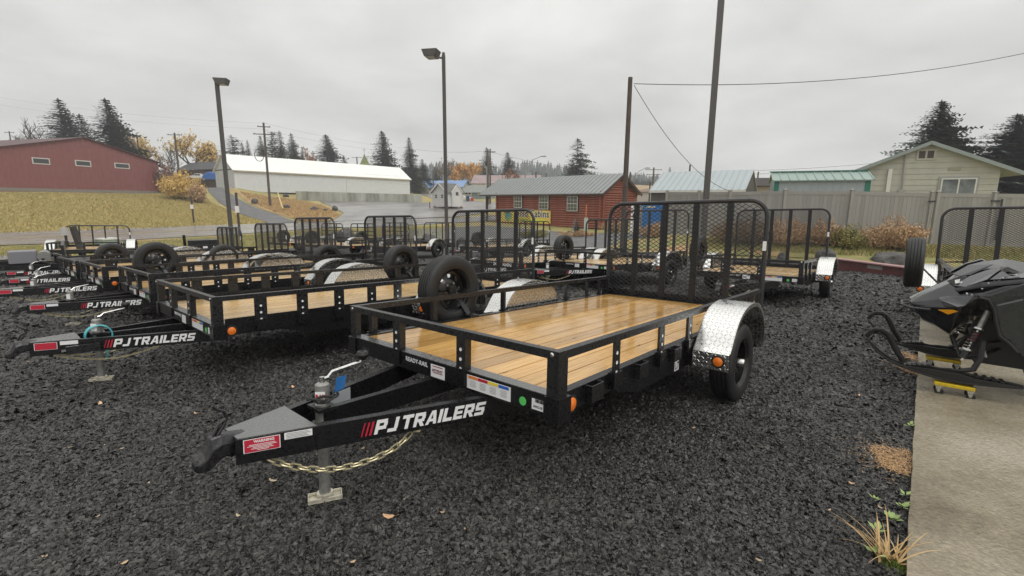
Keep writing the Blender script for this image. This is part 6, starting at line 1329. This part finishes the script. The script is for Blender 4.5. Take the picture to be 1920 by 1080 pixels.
# pickup, bins, tarp
def pickup(label, px, bot, Y, wpx, m_, rz, name='pickup_truck'):
    p = at(px, bot, Y); e = empty(name, (p.x, p.y, p.z), rz, label=label, cat='pickup truck'); k = wpx/871.35*Y/5.4
    side = [(-2.7, .55), (-2.65, 1.15), (-1.5, 1.25), (-.9, 1.3), (-.3, 1.85), (1.0, 1.88), (1.25, 1.3), (2.6, 1.25), (2.7, .6)]
    MB().prism([(x*k, -.9, z*k) for x, z in side], (0, 1.8, 0)).build('body', m_, e, bevel=.08)
    MB().prism([(-.75*k, -.91, 1.32*k), (-.22*k, -.91, 1.75*k), (.3*k, -.91, 1.76*k), (.3*k, -.91, 1.32*k)], (0, .01, 0)).prism([(.38*k, -.91, 1.32*k), (.38*k, -.91, 1.76*k), (.95*k, -.91, 1.76*k), (1.05*k, -.91, 1.32*k)], (0, .01, 0)).build('side_window', glass, e)
    for x in (-1.75, 1.75): MB().lathe([(0, -.02), (.2*k, -.02), (.36*k, 0), (.4*k, .03), (.4*k, .2), (0, .2)], c=(x*k, -.95, .4*k), axis='y', n=20).build('wheel', rubber, e, smooth=True)
    return e
pickup('white pickup truck parked behind the booth', 866, 377, 106, 36, mat('truck_white', (.7, .7, .7), .3, coat=.5), pi); pickup('white pickup truck beside a blue tarp by the brown barn', 372, 338, 112, 34, MAT['truck_white'], .2)
p = at(394, 337, 111); o = MB().prism([(-2.2, 0, 0), (2.2, 0, 0), (1.4, 0, 1.5), (-.3, 0, 1.9), (-1.6, 0, 1.2)], (0, 1.6, 0)).build('tarp_pile', mat('blue_tarp', (.05, .16, .5), .5, var=.2), bevel=.2); o.location = p; meta(o, 'heap under a blue tarp beside the white pickup at the barn', 'tarp')
for i, (px, c_, lb) in enumerate(((877, (.03, .05, .09), 'dark wheeled bin right of the white pickup'), (885.5, (.4, .05, .03), 'red heap of toys on the lawn beyond the dark bin'))):
    p = at(px, 377, 104); o = MB().prism([(-.35, -.35, 0), (.35, -.35, 0), (.35, .35, 0), (-.35, .35, 0)], (0, 0, 1.2 if i == 0 else .7)).build('bin' if i == 0 else 'toy_heap', mat('bin%d' % i, c_, .5), bevel=.05); o.location = p; meta(o, lb, 'bin' if i == 0 else 'toys')
p = at(1098, 433, 34); e = empty('sign_stake', tuple(p), label='orange-topped stake with a pale plate in front of the cabin', cat='sign'); MB().box(-.05, .05, -.04, .04, -.3, 1.9).build('stake', mat('orange_stake', (.5, .14, .06), .6), e); MB().box(-.14, .14, -.06, -.042, 0, .95).build('plate', mat('pale_green_plate', (.42, .48, .4), .6), e)
# ------------------------------------------------------------------ plants at the slab edge, leaves, debris
def blades(name, label, cat, px, py, n, lmin, lmax, lean, m_, seed, w=.004, kind=None, spread=.02, dirv=(0, 0)):
    r = random.Random(seed); p = lot(px, py); mb = MB()
    for k in range(n):
        a = r.uniform(0, 6.28); l = r.uniform(lmin, lmax); d = Vector((cos(a)+dirv[0], sin(a)+dirv[1], 0)).normalized(); q = Vector((r.gauss(0, spread), r.gauss(0, spread), 0)); prev = q; L = r.uniform(.6, 1.4)*lean; s = Vector((-d.y, d.x, 0))*w; vs = []; nseg = 6
        for i in range(nseg+1):
            f = i/nseg; c = q+d*l*f*L+Vector((0, 0, l*f*(1-.55*L*f))); ww = 1-f*.92; vs += [c-s*ww+Vector((0, 0, .0)), c+s*ww+Vector((0, 0, w*.6*ww))]
        mb.add(vs, [(2*i, 2*i+1, 2*i+3, 2*i+2) for i in range(nseg)])
    o = mb.build(name, m_); o.location = p; return meta(o, label, cat, kind=kind)
dryb = mat('dry_blade', (.60, .42, .20), .7, isl=1, col2=(.42, .27, .11))
blades('dry_grass_tuft', 'dry straw grass tuft growing at the near edge of the concrete slab', 'grass', 1664, 1050, 40, .08, .27, .8, dryb, 4, w=.005, dirv=(-.5, .5))
mossm = mat('moss', (.16, .22, .03), .9, isl=1, col2=(.10, .14, .03)); blades('moss_patch', 'small green moss patch by the slab under the straw tuft', 'moss', 1682, 1062, 700, .01, .03, .3, mossm, 5, w=.0025, spread=.03, kind='stuff')
weedm = mat('weed_leaf', (.18, .27, .07), .6, isl=1, col2=(.30, .38, .14))
def weed(label, px, py, n, seed, R=.046):
    r = random.Random(seed); p = lot(px, py, .022); e = empty('weed', tuple(p), label=label, cat='weed', group='green weeds along the slab edge')
    for k in range(n):
        a = k*2.4+r.random(); l = R*r.uniform(.5, 1.1); d = Vector((cos(a), sin(a), r.uniform(.2, .9))).normalized(); s = Vector((-sin(a), cos(a), 0))*l*.28; o = Vector((0, 0, .005))+d*l*.3*r.random()
        MB().add([o, o+d*l*.5-s, o+d*l, o+d*l*.5+s], [(0, 1, 2, 3)]).build('leaf', weedm, e)
    return e
for i, (px, py, n, lb) in enumerate(((1671, 975, 12, 'lower weed with rounded leaves beside the slab'), (1692, 952, 9, 'weed touching the slab edge above the rounded one'), (1646, 997, 9, 'weed just above the straw tuft'), (1697, 930, 5, 'small pale weed sprig at the slab edge'), (1640, 938, 5, 'tiny weed standing alone in the gravel'), (1706, 800, 5, 'tiny weed higher up along the slab edge'), (1640, 1040, 4, 'yellowish weed left of the straw tuft'))): weed(lb, px, py, n, i)
ndl = mat('fallen_needles', (.52, .33, .16), .8, isl=1, col2=(.34, .20, .10))
def litter(label, P, n, seed, L=.014):
    r = random.Random(seed); Q = [lot(*p) for p in P]; mb = MB()
    for k in range(n):
        a = r.random(); b = r.random(); c = Q[0].lerp(Q[1], a).lerp(Q[3].lerp(Q[2], a), b); g_ = .02+.09*(r.random() > .8); c += Vector((r.gauss(0, g_), r.gauss(0, g_), 0)); z = lotz(c.x, c.y)+.012+r.random()*.012; t = r.uniform(0, 3.14); d = Vector((cos(t), sin(t), r.uniform(-.3, .3)))*L*r.uniform(.5, 1.3); s = Vector((-sin(t), cos(t), 0))*.0022; o = Vector((c.x, c.y, z))
        mb.add([o-d, o-s, o+d, o+s], [(0, 1, 2, 3)])
    meta(mb.build('needle_litter', ndl), label, 'litter', kind='stuff')
litter('orange fallen needles gathered against the slab', ((1632, 838), (1655, 880), (1705, 895), (1708, 850)), 1700, 1); litter('orange fallen needles under the near ski', ((1672, 680), (1700, 700), (1718, 704), (1716, 688)), 600, 2, .02); litter('orange fallen needles between the skis', ((1690, 662), (1700, 676), (1722, 680), (1720, 668)), 500, 3, .02)
leafm_ = mat('fallen_leaf', (.62, .36, .2), .6, obj_rand=1, col2=(.55, .45, .3))
for i, (px, py, s, lb) in enumerate(((727, 967, .022, 'curled tan leaf below and right of the jack foot'), (511, 900, .018, 'pinkish leaf under the chain'), (550, 725, .02, 'orange leaf on the gravel above the tongue'), (367, 774, .012, 'tiny pale leaf left of the coupler latch'), (447, 966, .013, 'faint brown leaf at the bottom left of the jack'), (188, 756, .02, 'pale scrap on the gravel near the second jack'), (1610, 741, .012, 'white speck on the gravel left of the dolly'), (1597, 905, .012, 'small white stone on the gravel left of the needles'), (1160, 768, .008, 'tiny pale stone by the near wheel'))):
    p = lot(px, py, .028); r = random.Random(i); vs = [(s*1.6*cos(a)*(1 if cos(a) > 0 else .8), s*.7*sin(a), .006*cos(2*a)+.004*r.random()) for a in [k*2*pi/9 for k in range(9)]]; o = MB().add(vs+[(0, 0, -.003)], [(k, (k+1) % 9, 9) for k in range(9)]).add([(s*1.5, 0, .002), (s*2.6, s*.5, .012), (s*2.6, s*.4, .012)], [(0, 1, 2)]).build('fallen_leaf', leafm_); o.location = p; o.rotation_euler = (r.uniform(-.2, .2), r.uniform(-.2, .2), r.uniform(-1, 1)); meta(o, lb, 'leaf', 'leaves and scraps on the gravel')
rl = random.Random(77); LS = MB()
for k in range(26):
    p = lot(rl.uniform(40, 1680), rl.uniform(640, 1060), .02)
    if (p.x-SLAB_A.x)*SLAB_D.y-(p.y-SLAB_A.y)*SLAB_D.x > -.05: continue
    s = rl.uniform(.004, .012); t0 = rl.uniform(0, 6); LS.add([(p.x+s*1.4*cos(a)*cos(t0)-s*.7*sin(a)*sin(t0), p.y+s*1.4*cos(a)*sin(t0)+s*.7*sin(a)*cos(t0), p.z+.003*cos(2*a)) for a in [q*2*pi/7 for q in range(7)]], [tuple(range(7))])
meta(LS.build('leaf_scraps', mat('leaf_scrap_tan', (.5, .34, .2), .7, isl=1, col2=(.4, .3, .2))), 'tiny tan leaf scraps scattered over the black gravel', 'litter', kind='stuff')
# grass texture on verges and hill as real blades (stuff)
def turf(name, label, poly, n, m_, hmin, hmax, seed, w=.02):
    P = [at(*p) for p in poly]; r = np.random.default_rng(seed); X = np.array([p.x for p in P]); Yy = np.array([p.y for p in P]); x = r.uniform(X.min(), X.max(), n*3); y = r.uniform(Yy.min(), Yy.max(), n*3); c = np.zeros(len(x), bool); k = len(P)
    for i in range(k):
        x1, y1, x2, y2 = X[i], Yy[i], X[(i+1) % k], Yy[(i+1) % k]
        if y1 != y2: c ^= ((y1 > y) != (y2 > y)) & (x < (x2-x1)*(y-y1)/(y2-y1)+x1)
    x = x[c][:n]; y = y[c][:n]; n = len(x); z = Hn(x, y)-.03; h = r.uniform(hmin, hmax, n); a = r.random(n)*6.28; w = w*(.5+r.random(n)); b = np.stack([x, y, z], -1); s = np.stack([np.cos(a)*w, np.sin(a)*w, 0*a], -1); t = np.stack([r.normal(size=n)*h*.4, r.normal(size=n)*h*.4, h], -1)
    V = np.stack([b-s, b+s, b+t], 1).reshape(-1, 3); me = bpy.data.meshes.new(name); me.from_pydata(V.tolist(), [], np.arange(n*3).reshape(-1, 3).tolist()); me.materials.append(m_); meta(link(name, me), label, 'grass', kind='stuff')
tg = mat('verge_blade', (.42, .30, .14), .85, isl=1, col2=(.20, .26, .07)); tg2 = mat('hill_blade', (.50, .39, .17), .85, isl=1, col2=(.36, .31, .11)); tg3 = mat('bank_blade', (.56, .40, .2), .85, isl=1, col2=(.40, .27, .12))
turf('verge_grass', 'short mixed grass on the verge between yard and road', ((-60, 492, 20.5), (260, 474, 23.5), (500, 460, 29), (820, 450, 29.5), (850, 423, 47), (600, 431, 41.5), (300, 450, 33.8), (-60, 464, 27.5)), 34000, tg, .04, .14, 1, w=.03)
turf('hill_grass', 'yellowing grass covering the slope below the red building', ((-60, 440, 39), (300, 427, 44.5), (430, 420, 49), (500, 416, 52), (380, 366, 80), (303, 364, 78), (-60, 360, 56)), 42000, tg2, .08, .25, 2, w=.06)
turf('bank_grass', 'dead brown grass on the bank below the white building', ((575, 416, 52), (612, 412, 54.5), (636, 402, 61), (606, 388, 78), (560, 377, 92), (500, 367, 86), (450, 361, 86), (480, 382, 76), (535, 402, 61)), 16000, tg3, .1, .4, 3, w=.07)
def strip(name, label, poly, n, m_, hmin, hmax, seed, w):
    global at; turf(name, label, poly, n, m_, hmin, hmax, seed, w)
turf('fence_grass', 'mixed green and straw grass at the foot of the grey fence', ((1420, 470, 21), (1600, 478, 19.3), (1730, 484, 18.4), (1960, 505, 16.8), (1960, 470, 19.6), (1751, 460, 21), (1586, 455, 22), (1463, 451, 23), (1300, 445, 24.6), (1290, 462, 22.5)), 16000, tg, .05, .22, 4, .025)
# ------------------------------------------------------------------ air
def haze():
    mb = MB().box(-430, 540, -70, 700, -8, 75); o = mb.build('haze', bpy.data.materials.new('haze_air')); m = o.data.materials[0]; m.use_nodes = True; nt = m.node_tree; nt.nodes.clear()
    out = nd(nt, 'ShaderNodeOutputMaterial'); v = nd(nt, 'ShaderNodeVolumePrincipled'); v.inputs['Color'].default_value = (.93, .95, .97, 1); v.inputs['Density'].default_value = .001; v.inputs['Anisotropy'].default_value = .1
    nt.links.new(v.outputs[0], out.inputs['Volume']); meta(o, kind='stuff', label='pale rainy air over the whole place', cat='haze')
haze()
